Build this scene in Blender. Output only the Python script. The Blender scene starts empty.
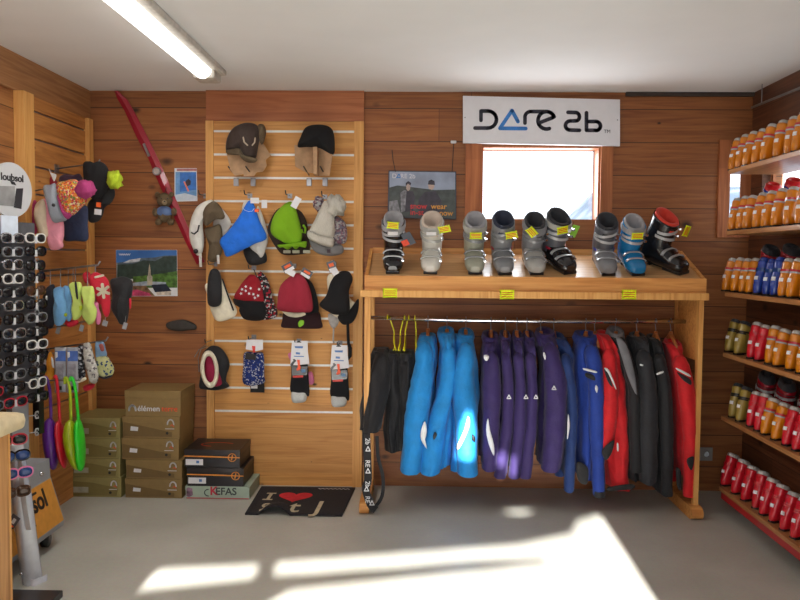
import bpy, bmesh, math, random
from mathutils import Vector, Matrix, noise, Euler
random.seed(7)
PI = math.pi
COL = bpy.context.scene.collection
sc = bpy.context.scene

# ---------------------------------------------------------------- camera
F = 785.0
CAM = Vector((0.0, -5.0, 1.47))
ROT = (Matrix.Rotation(math.radians(1.46), 3, 'Z') @ Matrix.Rotation(math.radians(90 - 3.06), 3, 'X')
       @ Matrix.Rotation(math.radians(0.5), 3, 'Z'))
cd = bpy.data.cameras.new('camera'); cam = bpy.data.objects.new('camera', cd); COL.objects.link(cam)
cam.matrix_world = Matrix.Translation(CAM) @ ROT.to_4x4()
cd.lens = F / 800 * 36; cd.sensor_width = 36; cd.clip_start = 0.05
sc.camera = cam

def ray(px, py):
    return ROT @ Vector(((px - 400) / F, (300 - py) / F, -1.0))
def PY(px, py, y):
    d = ray(px, py); return CAM + d * ((y - CAM.y) / d.y)
def PX(px, py, x):
    d = ray(px, py); return CAM + d * ((x - CAM.x) / d.x)
def PZ(px, py, z):
    d = ray(px, py); return CAM + d * ((z - CAM.z) / d.z)
def crop(ox, oy, s, pts):
    return [(ox + u / s, oy + v / s) for u, v in pts]

# ---------------------------------------------------------------- materials
def lin(c):
    c = c / 255.0
    return c / 12.92 if c <= 0.04045 else ((c + 0.055) / 1.055) ** 2.4
def S(r, g, b):
    return (lin(r), lin(g), lin(b), 1.0)
class NT:
    def __init__(s, name):
        s.m = bpy.data.materials.new(name); s.m.use_nodes = True
        s.t = s.m.node_tree; s.b = s.t.nodes['Principled BSDF']; s.out = s.t.nodes['Material Output']
    def n(s, typ, **kw):
        nd = s.t.nodes.new(typ)
        for k, v in kw.items(): setattr(nd, k, v)
        return nd
    def l(s, a, b): s.t.links.new(a, b)
    def math(s, op, a, b=None):
        nd = s.n('ShaderNodeMath', operation=op)
        for i, v in enumerate((a, b)):
            if v is None: continue
            if isinstance(v, (int, float)): nd.inputs[i].default_value = v
            else: s.l(v, nd.inputs[i])
        return nd.outputs[0]
    def mix(s, fac, a, b, bt='MIX'):
        nd = s.n('ShaderNodeMix', data_type='RGBA', blend_type=bt)
        for i, v in ((0, fac), (6, a), (7, b)):
            if isinstance(v, (int, float, tuple)): nd.inputs[i].default_value = v
            else: s.l(v, nd.inputs[i])
        return nd.outputs[2]
    def ramp(s, fac, stops):
        nd = s.n('ShaderNodeValToRGB'); cr = nd.color_ramp
        while len(cr.elements) < len(stops): cr.elements.new(0.5)
        for e, (p, c) in zip(cr.elements, stops): e.position = p; e.color = c
        s.l(fac, nd.inputs[0]); return nd.outputs[0]
    def bump(s, h, strength=0.3, dist=0.01):
        nd = s.n('ShaderNodeBump'); nd.inputs['Strength'].default_value = strength; nd.inputs['Distance'].default_value = dist
        s.l(h, nd.inputs['Height']); s.l(nd.outputs[0], s.b.inputs['Normal'])
MC = {}
def plain(name, col, rough=0.6, metal=0.0, var=0.08, scale=30, bump=0.0, coat=0.0, sheen=0.0):
    if name in MC: return MC[name]
    t = NT(name)
    tc = t.n('ShaderNodeTexCoord'); nz = t.n('ShaderNodeTexNoise'); nz.inputs['Scale'].default_value = scale
    nz.inputs['Detail'].default_value = 4
    t.l(tc.outputs['Object'], nz.inputs['Vector'])
    dk = tuple(c * (1 - var * 2) for c in col[:3]) + (1,); lt = tuple(min(1, c * (1 + var * 2)) for c in col[:3]) + (1,)
    t.l(t.ramp(nz.outputs[0], [(0.3, dk), (0.7, lt)]), t.b.inputs['Base Color'])
    t.b.inputs['Roughness'].default_value = rough; t.b.inputs['Metallic'].default_value = metal
    if coat: t.b.inputs['Coat Weight'].default_value = coat
    if sheen: t.b.inputs['Sheen Weight'].default_value = sheen
    if bump: t.bump(nz.outputs[0], bump, 0.02)
    MC[name] = t.m; return t.m
def cloth(name, r, g, b, **k):
    return plain(name, S(r, g, b), 0.75, var=0.06, scale=16, bump=0.6, sheen=0.1, **k)
def plastic(name, r, g, b, rough=0.3):
    return plain(name, S(r, g, b), rough, var=0.04, scale=12, coat=0.3)
def knit(name, r, g, b, s=90, r2=None, vs=90):
    if name in MC: return MC[name]
    t = NT(name); tc = t.n('ShaderNodeTexCoord')
    w = t.n('ShaderNodeTexWave'); w.inputs['Scale'].default_value = s; w.inputs['Distortion'].default_value = 3; w.inputs['Detail Scale'].default_value = 3
    t.l(tc.outputs['Object'], w.inputs['Vector'])
    a = S(r, g, b); d = tuple(c * 0.72 for c in a[:3]) + (1,)
    c = t.ramp(w.outputs['Fac'], [(0.1, d), (0.6, a)])
    if r2:
        v = t.n('ShaderNodeTexVoronoi'); v.inputs['Scale'].default_value = vs; t.l(tc.outputs['Object'], v.inputs['Vector'])
        sp = t.n('ShaderNodeSeparateColor'); t.l(v.outputs['Color'], sp.inputs[0])
        rr = t.ramp(sp.outputs[0], [(i / len(r2), S(*q)) for i, q in enumerate(r2)]); rr.node.color_ramp.interpolation = 'CONSTANT'
        c = rr
    t.l(c, t.b.inputs['Base Color']); t.b.inputs['Roughness'].default_value = 0.9
    t.bump(w.outputs['Fac'], 0.6, 0.006); MC[name] = t.m; return t.m
def wood(name, base, dark, light, axes='xz', plank=0.2, length=2.3, knots=True, seed=0.0, rough=0.55, joint=0.012, tone=0.35):
    """axes: first letter = grain direction, second = across the planks"""
    t = NT(name); tc = t.n('ShaderNodeTexCoord'); sx = t.n('ShaderNodeSeparateXYZ'); t.l(tc.outputs['Object'], sx.inputs[0])
    ix = {'x': 0, 'y': 1, 'z': 2}
    u = t.math('ADD', sx.outputs[ix[axes[0]]], seed); v = t.math('ADD', sx.outputs[ix[axes[1]]], 10.0 + seed)
    other = [a for a in 'xyz' if a not in axes][0]; w = sx.outputs[ix[other]]
    row = t.math('FLOOR', t.math('DIVIDE', v, plank))
    wn = t.n('ShaderNodeTexWhiteNoise', noise_dimensions='1D'); t.l(row, wn.inputs['W'])
    u2 = t.math('ADD', u, t.math('MULTIPLY', wn.outputs[0], length * 3))
    colu = t.math('FLOOR', t.math('DIVIDE', u2, length))
    wn2 = t.n('ShaderNodeTexWhiteNoise', noise_dimensions='2D'); cb0 = t.n('ShaderNodeCombineXYZ'); t.l(row, cb0.inputs[0]); t.l(colu, cb0.inputs[1]); t.l(cb0.outputs[0], wn2.inputs['Vector'])
    cb = t.n('ShaderNodeCombineXYZ'); t.l(t.math('MULTIPLY', u2, 1.2), cb.inputs[0]); t.l(t.math('MULTIPLY', v, 22.0), cb.inputs[1]); t.l(t.math('MULTIPLY', w, 22.0), cb.inputs[2])
    nz = t.n('ShaderNodeTexNoise'); nz.inputs['Scale'].default_value = 1.6; nz.inputs['Detail'].default_value = 6; nz.inputs['Distortion'].default_value = 1.2
    t.l(cb.outputs[0], nz.inputs['Vector'])
    c = t.ramp(nz.outputs[0], [(0.28, S(*dark)), (0.5, S(*base)), (0.75, S(*light))])
    tn = t.n('ShaderNodeMapRange'); t.l(wn2.outputs[0], tn.inputs[0]); tn.inputs[3].default_value = 1 - tone; tn.inputs[4].default_value = 1 + tone * 0.5
    cc = t.n('ShaderNodeCombineColor')
    for i in range(3): t.l(tn.outputs[0], cc.inputs[i])
    c = t.mix(1.0, c, cc.outputs[0], 'MULTIPLY')
    if knots:
        cb2 = t.n('ShaderNodeCombineXYZ'); ks = 2.2 if tone == .12 else 1.0; t.l(t.math('MULTIPLY', u2, 3.2 * ks), cb2.inputs[0]); t.l(t.math('MULTIPLY', v, 5.2 * ks), cb2.inputs[1])
        vo = t.n('ShaderNodeTexVoronoi'); vo.inputs['Scale'].default_value = 1.0; vo.inputs['Randomness'].default_value = 1.0; t.l(cb2.outputs[0], vo.inputs['Vector'])
        sepc = t.n('ShaderNodeSeparateColor'); t.l(vo.outputs['Color'], sepc.inputs[0])
        rad = t.math('MULTIPLY', sepc.outputs[0], 0.19)
        k = t.math('DIVIDE', vo.outputs['Distance'], rad)
        kc = t.ramp(k, [(0.35, (1, 1, 1, 1)), (1.0, (0, 0, 0, 1))])
        c = t.mix(kc, c, S(*[int(q * 0.42) for q in dark]))
    if joint:
        fr = t.math('FRACT', t.math('DIVIDE', v, plank)); e = t.math('MINIMUM', fr, t.math('SUBTRACT', 1.0, fr))
        fu = t.math('MULTIPLY', t.math('FRACT', t.math('DIVIDE', u2, length)), length / plank)
        j = t.math('LESS_THAN', t.math('MINIMUM', e, fu), joint)
        c = t.mix(j, c, S(*[int(q * 0.55) for q in dark]))
    t.l(c, t.b.inputs['Base Color']); t.b.inputs['Roughness'].default_value = rough
    t.bump(nz.outputs[0], 0.15, 0.01); return t.m

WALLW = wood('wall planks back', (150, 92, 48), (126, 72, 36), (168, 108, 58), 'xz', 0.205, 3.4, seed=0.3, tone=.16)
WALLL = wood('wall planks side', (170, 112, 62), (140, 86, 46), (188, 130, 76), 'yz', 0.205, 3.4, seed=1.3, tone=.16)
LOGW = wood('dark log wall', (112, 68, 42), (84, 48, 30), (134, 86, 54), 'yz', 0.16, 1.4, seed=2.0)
SLATB = wood('pine slats back', (206, 146, 76), (186, 122, 58), (220, 162, 90), 'xz', 0.149, 4, seed=0.05, joint=0, tone=0.12)
SLATL = wood('pine slats side', (188, 126, 66), (160, 100, 50), (204, 144, 80), 'yz', 0.149, 4, seed=0.05, joint=0, tone=0.12)
PINEV = wood('pine posts', (222, 164, 92), (200, 138, 70), (232, 180, 108), 'zx', 0.3, 4, knots=False, joint=0, tone=0.05)
PINEX = wood('pine boards', (216, 152, 82), (190, 122, 58), (230, 172, 100), 'xz', 0.4, 4, knots=True, joint=0, tone=0.05)
PINED = wood('pine slope board', (200, 156, 108), (176, 130, 84), (214, 172, 124), 'xy', 0.25, 4, knots=False, joint=0, tone=0.05, rough=0.28)
SHELFW = wood('shelf wood', (176, 122, 76), (148, 96, 56), (196, 142, 92), 'yx', 0.2, 4, knots=False, joint=0, tone=0.05, rough=0.3)
FASC = wood('plywood band', (166, 116, 72), (142, 94, 56), (184, 134, 88), 'yz', 0.9, 5, knots=False, joint=0, seed=0.1, tone=.05)
FASCB = wood('plywood band back', (166, 100, 60), (146, 82, 46), (180, 114, 72), 'xz', 0.6, 2.4, knots=False, joint=0.0, seed=0.1)
FRAMEW = wood('window frame wood', (176, 104, 58), (150, 82, 42), (196, 122, 70), 'zx', 0.6, 4, knots=False, joint=0)
COUNTW = wood('counter wood', (190, 138, 84), (160, 108, 60), (206, 156, 100), 'zy', 0.3, 4, joint=0)

def floor_mat():
    t = NT('grey floor'); tc = t.n('ShaderNodeTexCoord')
    n1 = t.n('ShaderNodeTexNoise'); n1.inputs['Scale'].default_value = 2.2; n1.inputs['Detail'].default_value = 5; t.l(tc.outputs['Object'], n1.inputs['Vector'])
    n2 = t.n('ShaderNodeTexNoise'); n2.inputs['Scale'].default_value = 60; n2.inputs['Detail'].default_value = 3; t.l(tc.outputs['Object'], n2.inputs['Vector'])
    c = t.ramp(n1.outputs[0], [(0.3, S(178, 177, 168)), (0.7, S(196, 195, 186))])
    c = t.mix(0.12, c, n2.outputs[1], 'OVERLAY')
    t.l(c, t.b.inputs['Base Color']); t.b.inputs['Roughness'].default_value = 0.42
    t.bump(n2.outputs[0], 0.05, 0.003); return t.m
FLOORM = floor_mat()
CEILM = plain('ceiling paint', S(232, 232, 232), 0.9, var=0.01, scale=3)
WHITE = plain('white card', S(225, 225, 228), 0.6, var=0.02)
BLACKP = plastic('black plastic', 26, 26, 30)
BLACKC = cloth('black cloth', 24, 24, 28)
CHROME = plain('chrome', S(210, 210, 215), 0.18, 1.0, var=0.02)
STEEL = plain('dull steel', S(150, 150, 152), 0.4, 0.9, var=0.05)
ALU = plain('groove aluminium', S(222, 220, 214), 0.5, 0.3, var=0.03)
def emis(name, col, st):
    t = NT(name); t.b.inputs['Base Color'].default_value = col; t.b.inputs['Emission Color'].default_value = col
    t.b.inputs['Emission Strength'].default_value = st; return t.m
def glass():
    t = NT('window glass'); tr = t.n('ShaderNodeBsdfTransparent'); gl = t.n('ShaderNodeBsdfGlossy'); gl.inputs['Roughness'].default_value = 0.02
    mx = t.n('ShaderNodeMixShader'); mx.inputs[0].default_value = 0.06
    t.l(tr.outputs[0], mx.inputs[1]); t.l(gl.outputs[0], mx.inputs[2]); t.l(mx.outputs[0], t.out.inputs['Surface']); return t.m
GLASS = glass()

# ---------------------------------------------------------------- objects
def thing(name, label, cat, loc=(0, 0, 0), rotz=0, group=None):
    o = bpy.data.objects.new(name, None); COL.objects.link(o); o.location = loc; o.rotation_euler = (0, 0, rotz)
    o.empty_display_size = 0.05
    o['label'] = label; o['category'] = cat
    if group: o['group'] = group
    return o
def tag(o, label, cat, group=None):
    o['label'] = label; o['category'] = cat
    if group: o['group'] = group
    return o
def dup(root, label, loc, rotz=0, scale=None, group=None, mats=None):
    r = root.copy(); COL.objects.link(r); r.location = loc; r.rotation_euler = (root.rotation_euler.x, 0, rotz); r['label'] = label
    if scale: r.scale = (scale,) * 3
    if group: r['group'] = group
    for ch in list(root.children):
        c = ch.copy(); COL.objects.link(c); c.parent = r
        for g in ch.children:
            d = g.copy(); COL.objects.link(d); d.parent = c
    return r

class MB:
    def __init__(s, *mats):
        s.bm = bmesh.new(); s.mats = list(mats); s.i = 0
    def use(s, m):
        if m not in s.mats: s.mats.append(m)
        s.i = s.mats.index(m); return s
    def faces(s, fs):
        for f in fs: f.material_index = s.i
    def face(s, vs):
        try: f = s.bm.faces.new(vs); f.material_index = s.i; return f
        except ValueError: return None
    def box(s, c, size, rot=None, bevel=0.0):
        M = Matrix.Translation(Vector(c))
        if rot: M = M @ Euler(rot).to_matrix().to_4x4()
        t = bmesh.new(); bmesh.ops.create_cube(t, size=1.0, matrix=Matrix.Diagonal((*size, 1)))
        if bevel: bmesh.ops.bevel(t, geom=t.edges[:], offset=bevel, segments=2, affect='EDGES', profile=0.6)
        t.transform(M); s.merge(t); return s
    def b2(s, lo, hi, bevel=0.0):
        lo = Vector(lo); hi = Vector(hi); return s.box((lo + hi) / 2, [abs(a) for a in (hi - lo)], bevel=bevel)
    def merge(s, t):
        mp = {v: s.bm.verts.new(v.co) for v in t.verts}
        for f in t.faces: s.face([mp[v] for v in f.verts])
        t.free()
    def tube(s, pts, r, n=8, caps=True):
        pts = [Vector(p) for p in pts]; k = len(pts); rs = r if isinstance(r, (list, tuple)) else [r] * k
        rings = []; up = None
        for i, p in enumerate(pts):
            d = (pts[min(i + 1, k - 1)] - pts[max(i - 1, 0)]).normalized()
            if up is None:
                up = Vector((0, 0, 1)) if abs(d.z) < 0.9 else Vector((0, 1, 0))
            a = d.cross(up).normalized(); b = a.cross(d).normalized(); up = b
            rings.append([s.bm.verts.new(p + (a * math.cos(2 * PI * j / n) + b * math.sin(2 * PI * j / n)) * rs[i]) for j in range(n)])
        for A, B in zip(rings, rings[1:]):
            for j in range(n): s.face((A[j], A[(j + 1) % n], B[(j + 1) % n], B[j]))
        if caps: s.face(rings[0][::-1]); s.face(rings[-1])
        return s
    def cyl(s, a, b, r, n=20): return s.tube([a, b], r, n)
    def rings(s, rs, caps=(True, True)):
        R = [[s.bm.verts.new(p) for p in r] for r in rs]; n = len(R[0])
        for A, B in zip(R, R[1:]):
            for j in range(n): s.face((A[j], A[(j + 1) % n], B[(j + 1) % n], B[j]))
        if n > 12:
            if caps[0]: s.face([s.bm.verts.new(v.co) for v in R[0][::-1]])
            if caps[1]: s.face([s.bm.verts.new(v.co) for v in R[-1]])
            return s
        if caps[0]: s.face(R[0][::-1])
        if caps[1]: s.face(R[-1])
        return s
    def ball(s, c, r, sub=2, sc_=(1, 1, 1), fluff=0.0, freq=40):
        t = bmesh.new(); bmesh.ops.create_icosphere(t, subdivisions=sub, radius=1.0)
        for v in t.verts:
            k = 1 + fluff * noise.noise(v.co * freq * 0.1 + Vector(c) * 7)
            v.co = Vector((v.co.x * r * sc_[0] * k, v.co.y * r * sc_[1] * k, v.co.z * r * sc_[2] * k)) + Vector(c)
        s.merge(t); return s
    def poly(s, pts, normal, th=0.0):
        """flat polygon (list of 3D points) extruded by th against its normal"""
        nrm = Vector(normal); vs = [s.bm.verts.new(p) for p in pts]
        if th:
            bk = [s.bm.verts.new(Vector(p) - nrm * th) for p in pts]; k = len(vs)
            f = s.face(vs); g = s.face(bk[::-1])
            for i in range(k): s.face((vs[i], bk[i], bk[(i + 1) % k], vs[(i + 1) % k]))
        else: s.face(vs)
        return s
    def text(s, txt, origin, xdir, ydir, size, extrude=0.001, align='LEFT', bold=0.0, shear=0.0):
        cu = bpy.data.curves.new('t', 'FONT'); cu.body = txt; cu.size = size; cu.extrude = extrude; cu.align_x = align; cu.offset = bold; cu.shear = shear
        ob = bpy.data.objects.new('t', cu); me = bpy.data.meshes.new_from_object(ob)
        xd = Vector(xdir).normalized(); yd = Vector(ydir).normalized(); zd = xd.cross(yd)
        M = Matrix((xd, yd, zd)).transposed(); o = Vector(origin)
        vs = [s.bm.verts.new(o + M @ v.co) for v in me.vertices]
        for p in me.polygons: s.face([vs[i] for i in p.vertices])
        bpy.data.objects.remove(ob); bpy.data.curves.remove(cu); bpy.data.meshes.remove(me); return s
    def stroke(s, pts, w, xdir=(1, 0, 0), nrm=(0, -1, 0), th=0.002, closed=False):
        nrm = Vector(nrm); pts = [Vector(p) for p in pts]
        for a, b in zip(pts, pts[1:]):
            d = (b - a).normalized(); q = d.cross(nrm).normalized() * w / 2
            s.poly([a + q, a - q, b - q, b + q], nrm, th)
        for p in pts:
            e1 = Vector(xdir); e2 = e1.cross(nrm)
            s.poly([p + (e1 * math.cos(t * PI / 6) + e2 * math.sin(t * PI / 6)) * w / 2 for t in range(12)], nrm, th)
        return s
    def build(s, name, parent=None, smooth=False, local=False, sub=0):
        me = bpy.data.meshes.new(name)
        if parent is not None and not local:
            inv = (Matrix.Translation(parent_loc(parent)) @ Euler((0, 0, parent.rotation_euler.z)).to_matrix().to_4x4()).inverted()
            s.bm.transform(inv)
        bmesh.ops.recalc_face_normals(s.bm, faces=s.bm.faces[:])
        s.bm.to_mesh(me); s.bm.free()
        for m in s.mats: me.materials.append(m)
        if smooth:
            for p in me.polygons: p.use_smooth = True
        o = bpy.data.objects.new(name, me); COL.objects.link(o)
        if parent is not None: o.parent = parent
        if smooth and smooth != True:
            pass
        if sub:
            md = o.modifiers.new('s', 'SUBSURF'); md.levels = sub; md.render_levels = sub
        return o
def parent_loc(p):
    l = Vector(p.location)
    while p.parent: p = p.parent; l = l + Vector(p.location)
    return l
def struct(name, mb, parent=None, smooth=False):
    o = mb.build(name, parent, smooth)
    o['kind'] = 'structure'
    return o

def catmull(pts, n, closed=True):
    P = [Vector(p) for p in pts]; k = len(P); out = []
    segs = k if closed else k - 1
    per = max(2, round(n / segs))
    for i in range(segs):
        p0, p1, p2, p3 = (P[(i - 1) % k], P[i], P[(i + 1) % k], P[(i + 2) % k]) if closed else (P[max(i - 1, 0)], P[i], P[i + 1], P[min(i + 2, k - 1)])
        for j in range(per):
            t = j / per
            out.append(0.5 * ((2 * p1) + (p2 - p0) * t + (2 * p0 - 5 * p1 + 4 * p2 - p3) * t * t + (3 * p1 - p0 - 3 * p2 + p3) * t ** 3))
    if not closed: out.append(P[-1])
    return out
def puff(mb, px, y, th=0.03, back=0.5, n=48, smooth=True, wr=0.12, freq=22, K=6, tilt=0.0):
    """pillow-shaped solid from an outline: its own depth and thickness"""
    W = [PY(u, v, y) for u, v in px]
    c2 = [(p.x, 0, p.z) for p in W]
    O = catmull(c2, n) if smooth else [Vector(p) for p in c2]
    if not smooth:
        Q = []
        for a, b in zip(O, O[1:] + O[:1]):
            for j in range(4): Q.append(a.lerp(b, j / 4))
        O = Q
    A = 0; cx = cz = 0
    for a, b in zip(O, O[1:] + O[:1]):
        k = a.x * b.z - b.x * a.z; A += k; cx += (a.x + b.x) * k; cz += (a.z + b.z) * k
    c = Vector((cx / (3 * A), 0, cz / (3 * A)))
    rings = []
    for sgn, T in ((1, th * back), (-1, th)):
        rr = []
        for k in range(K + 1):
            a = k / K * PI / 2; q = math.cos(a) ** 0.8; off = math.sin(a) * T
            if k == K: q = 0.02
            ring = []
            for p in O:
                v = c + (p - c) * q
                nn = noise.noise(Vector((v.x * freq, y * 5, v.z * freq))) * wr * T * 2 * math.sin(a)
                ring.append(Vector((v.x, y + sgn * (off + nn) + tilt * (v.x - c.x), v.z)))
            rr.append(ring)
        rings.append(rr)
    full = rings[0][::-1] + rings[1][1:]
    mb.rings(full)
    return mb
def se_ring(c, rx, ry, n=24, p=2.5, rot=0.0, tiltz=0.0, wr=0.0, sd=0):
    out = []
    for j in range(n):
        a = 2 * PI * j / n; ca, sa = math.cos(a), math.sin(a)
        x = rx * abs(ca) ** (2 / p) * (1 if ca >= 0 else -1); y = ry * abs(sa) ** (2 / p) * (1 if sa >= 0 else -1)
        k = 1 + wr * (noise.noise(Vector((ca * 1.6 + sd, sa * 1.6, c[2] * 7))) + .55 * noise.noise(Vector((ca * 4.5 + sd, sa * 4.5, c[2] * 4 + sd)))) if wr else 1
        x *= k; y *= k
        out.append(Vector((c[0] + x * math.cos(rot) - y * math.sin(rot), c[1] + x * math.sin(rot) + y * math.cos(rot), c[2] + tiltz * y)))
    return out

# ---------------------------------------------------------------- the room
XL, XR, ZC, YF = -2.13, 2.06, 2.515, -6.2
def holed(name, outer, holes, M, depth, mat):
    cu = bpy.data.curves.new('c', 'CURVE'); cu.dimensions = '2D'; cu.fill_mode = 'BOTH'; cu.extrude = depth / 2
    for loop in [outer] + holes:
        sp = cu.splines.new('POLY'); sp.points.add(len(loop) - 1); sp.use_cyclic_u = True
        for p, q in zip(sp.points, loop): p.co = (q[0], q[1], 0, 1)
    ob = bpy.data.objects.new('c', cu); me = bpy.data.meshes.new_from_object(ob); bpy.data.objects.remove(ob); bpy.data.curves.remove(cu)
    me.transform(M); me.materials.clear(); me.materials.append(mat); me.name = name
    o = bpy.data.objects.new(name, me); COL.objects.link(o); o['kind'] = 'structure'; return o
MXZ = lambda y: Matrix(((1, 0, 0, 0), (0, 0, -1, y), (0, 1, 0, 0), (0, 0, 0, 1)))
MYZ = lambda x: Matrix(((0, 0, 1, x), (1, 0, 0, 0), (0, 1, 0, 0), (0, 0, 0, 1)))
W1 = (PY(481, 180, 0).x, PY(600, 180, 0).x, PY(540, 221, 0).z, PY(540, 146, 0).z)
W2 = (PY(729, 180, 0).x, 2.11, PY(729, 228, 0).z, PY(729, 150, 0).z)
rect = lambda x0, x1, z0, z1: [(x0, z0), (x1, z0), (x1, z1), (x0, z1)]
holed('wall_back', rect(XL - 0.2, XR + 0.2, 0, ZC), [rect(*W1), rect(*W2)], MXZ(0.1), 0.2, WALLW)
w3 = PX(762, 188, XR).y
W3 = (w3 - 1.6, w3, 1.62, 2.05)
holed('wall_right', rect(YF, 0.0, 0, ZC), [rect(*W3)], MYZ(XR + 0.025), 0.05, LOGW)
struct('wall_left', MB(WALLL).b2((XL - 0.2, YF, 0), (XL, 0, ZC)))
struct('floor', MB(FLOORM).b2((XL - 0.2, YF - 0.2, -0.1), (XR + 0.2, 0.2, 0)))
struct('ceiling', MB(CEILM).b2((XL - 0.2, YF - 0.2, ZC), (XR + 0.2, 0.2, ZC + 0.1)))
# front wall (behind the camera), unseen; open holes shaped to throw the sun patches
SD = Vector((0.0, 1.0, -math.tan(math.radians(16)))).normalized()
def toward(px, py):
    p = PZ(px, py, 0.0); k = (YF - p.y) / SD.y; q = p + SD * k; return (q.x, q.z)
def towardw(px, py, y):
    p = PY(px, py, y); k = (YF - p.y) / SD.y; q = p + SD * k; return (q.x, q.z)
holesF = [[toward(*p) for p in h] for h in (
    [(140, 589), (158, 569), (256, 564), (258, 577)],
    [(276, 574), (275, 562), (400, 553), (520, 544), (572, 533), (578, 521), (600, 514), (700, 670), (1010, 1150), (-250, 1150), (130, 680), (290, 590), (420, 576), (540, 563), (550, 557), (470, 560), (400, 566)],
    [(497, 512), (512, 509.5), (539, 508.5), (522, 514)])]
holesF += [[towardw(*p, -0.5) for p in h] for h in ([(457, 458), (460, 428), (468, 410), (474, 428), (472, 460)], [(498, 466), (499, 452), (503, 452), (503, 466)], [(508, 476), (510, 456), (514, 456), (513, 476)])]
holed('wall_front', rect(XL - 0.2, XR + 0.2, 0, ZC), holesF, MXZ(YF - 0.01), 0.02, WALLL)

# window frames, panes
f = MB(FRAMEW)
x0, x1, z0, z1 = W1
f.b2((x0 - 0.10, -0.02, z0 - 0.05), (x0, 0.0, z1 + 0.02)); f.b2((x1, -0.02, z0 - 0.05), (x1 + 0.075, 0.0, z1 + 0.02))
f.b2((x0 + 0.0005, 0.002, z0 + 0.0005), (x0 + 0.012, 0.16, z1)); f.b2((x1 - 0.012, 0.002, z0 + 0.0005), (x1 - 0.0005, 0.16, z1))
f.b2((x0 + 0.012, 0.002, z0 + 0.0005), (x1 - 0.012, 0.16, z0 + 0.012)); f.b2((x0 + 0.012, 0.002, z1 - 0.012), (x1 - 0.012, 0.16, z1 - 0.0005))
w = struct('window_1', f); struct('pane', MB(GLASS).b2((x0 + 0.012, 0.14, z0 + 0.012), (x1 - 0.012, 0.145, z1 - 0.012)), w)
f = MB(FRAMEW); x0, x1, z0, z1 = W2
f.b2((x0 - 0.07, -0.02, z0 - 0.06), (x0, 0.0, z1 + 0.06)); f.b2((x0, -0.02, z0 - 0.06), (XR - .001, 0.0, z0)); f.b2((PY(740, 180, 0).x, -0.012, z0), (XR - .001, -0.001, z1 + .06))
w = struct('window_2', f); struct('pane', MB(GLASS).b2((x0 + 0.001, 0.12, z0 + 0.001), (x1 - 0.001, 0.125, z1 - 0.001)), w)
f = MB(FRAMEW); y0, y1, z0, z1 = W3
f.b2((XR + 0.051, y0 + 0.001, z0 + 0.001), (XR + 0.07, y1 - 0.001, z0 + 0.03)); f.b2((XR + 0.051, y0 + 0.001, z1 - 0.03), (XR + 0.07, y1 - 0.001, z1 - 0.001))
f.b2((XR + 0.051, y0 + 0.001, z0 + 0.03), (XR + 0.07, y0 + 0.03, z1 - 0.03)); f.b2((XR + 0.051, y1 - 0.03, z0 + 0.03), (XR + 0.07, y1 - 0.001, z1 - 0.03))
w = struct('window_3', f); struct('pane', MB(GLASS).b2((XR + 0.055, y0 + 0.03, z0 + 0.03), (XR + 0.06, y1 - 0.03, z1 - 0.03)), w)
# plywood bands above the slatwalls
yl = PX(14, 60, XL).y
zb = PX(24.5, 94.9, XL).z
struct('trim_1', MB(FASC).b2((XL, -3.0, zb), (XL + 0.022, -0.001, ZC - 0.001)))
xb0, xb1 = PY(206, 110, -0.03).x, PY(364, 110, -0.03).x
zt = PY(206, 121, -0.03).z
struct('trim_2', MB(FASCB).b2((xb0, -0.03, zt + 0.002), (xb1, -0.001, ZC - 0.001)))
struct('trim_3', MB(plain('dark gap strip', S(60, 50, 44), 0.8)).b2((1.27, -0.025, ZC - 0.025), (XR - 0.001, -0.001, ZC - 0.001)))
# slatwalls
def slat_back():
    t = thing('slatwall', 'light pine slatwall panel with silver grooves on the back wall', 'slatwall', ((xb0 + xb1) / 2, 0, 0))
    a = PY(214, 200, -0.03).x; b = PY(354, 200, -0.03).x
    MB(PINEV).b2((xb0, -0.045, 0.0), (a, -0.001, zt)).build('side_post', t); MB(PINEV).b2((b, -0.045, 0.0), (xb1, -0.001, zt)).build('side_post', t)
    gz = [PY(280, 131.4 + 23.35 * i, -0.03).z for i in range(13)]
    gz = [g for g in gz if g > 0.47]
    e = [zt] + gz + [0.0]
    for u, l in zip(e, e[1:]): MB(SLATB).b2((a, -0.03, l + 0.007 if l else 0.0), (b, -0.001, u - 0.007 if u != zt else u), 0.0).build('slat', t)
    for g in gz: MB(ALU).b2((a, -0.0285, g - 0.007), (b, -0.001, g + 0.007)).build('groove_rail', t)
    return gz
GZ = slat_back()
def slat_left():
    ya = PX(14, 150, XL).y; yb = PX(24.5, 150, XL).y; yc = PX(80.6, 150, XL).y; yd = -0.04
    t = thing('slatwall', 'orange-brown pine slatwall on the left wall behind the sunglasses stand', 'slatwall', (XL, (ya + yd) / 2, 0))
    MB(PINEV).b2((XL + 0.001, ya, 0), (XL + 0.055, yb, zb)).build('side_post', t); MB(PINEV).b2((XL + 0.001, yc, 0), (XL + 0.055, yd, zb)).build('side_post', t)
    g0 = PX(80.6, 130.7, XL).z; gs = [g0 - 0.149 * i for i in range(12)]
    e = [zb] + gs + [0.0]
    for u, l in zip(e, e[1:]): MB(SLATL).b2((XL + 0.001, yb, l + 0.006 if l else 0), (XL + 0.03, yc, u - 0.006 if u != zb else u)).build('slat', t)
    for g in gs: MB(STEEL).b2((XL + 0.001, yb, g - 0.006), (XL + 0.02, yc, g + 0.006)).build('groove_rail', t)
slat_left()

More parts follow.
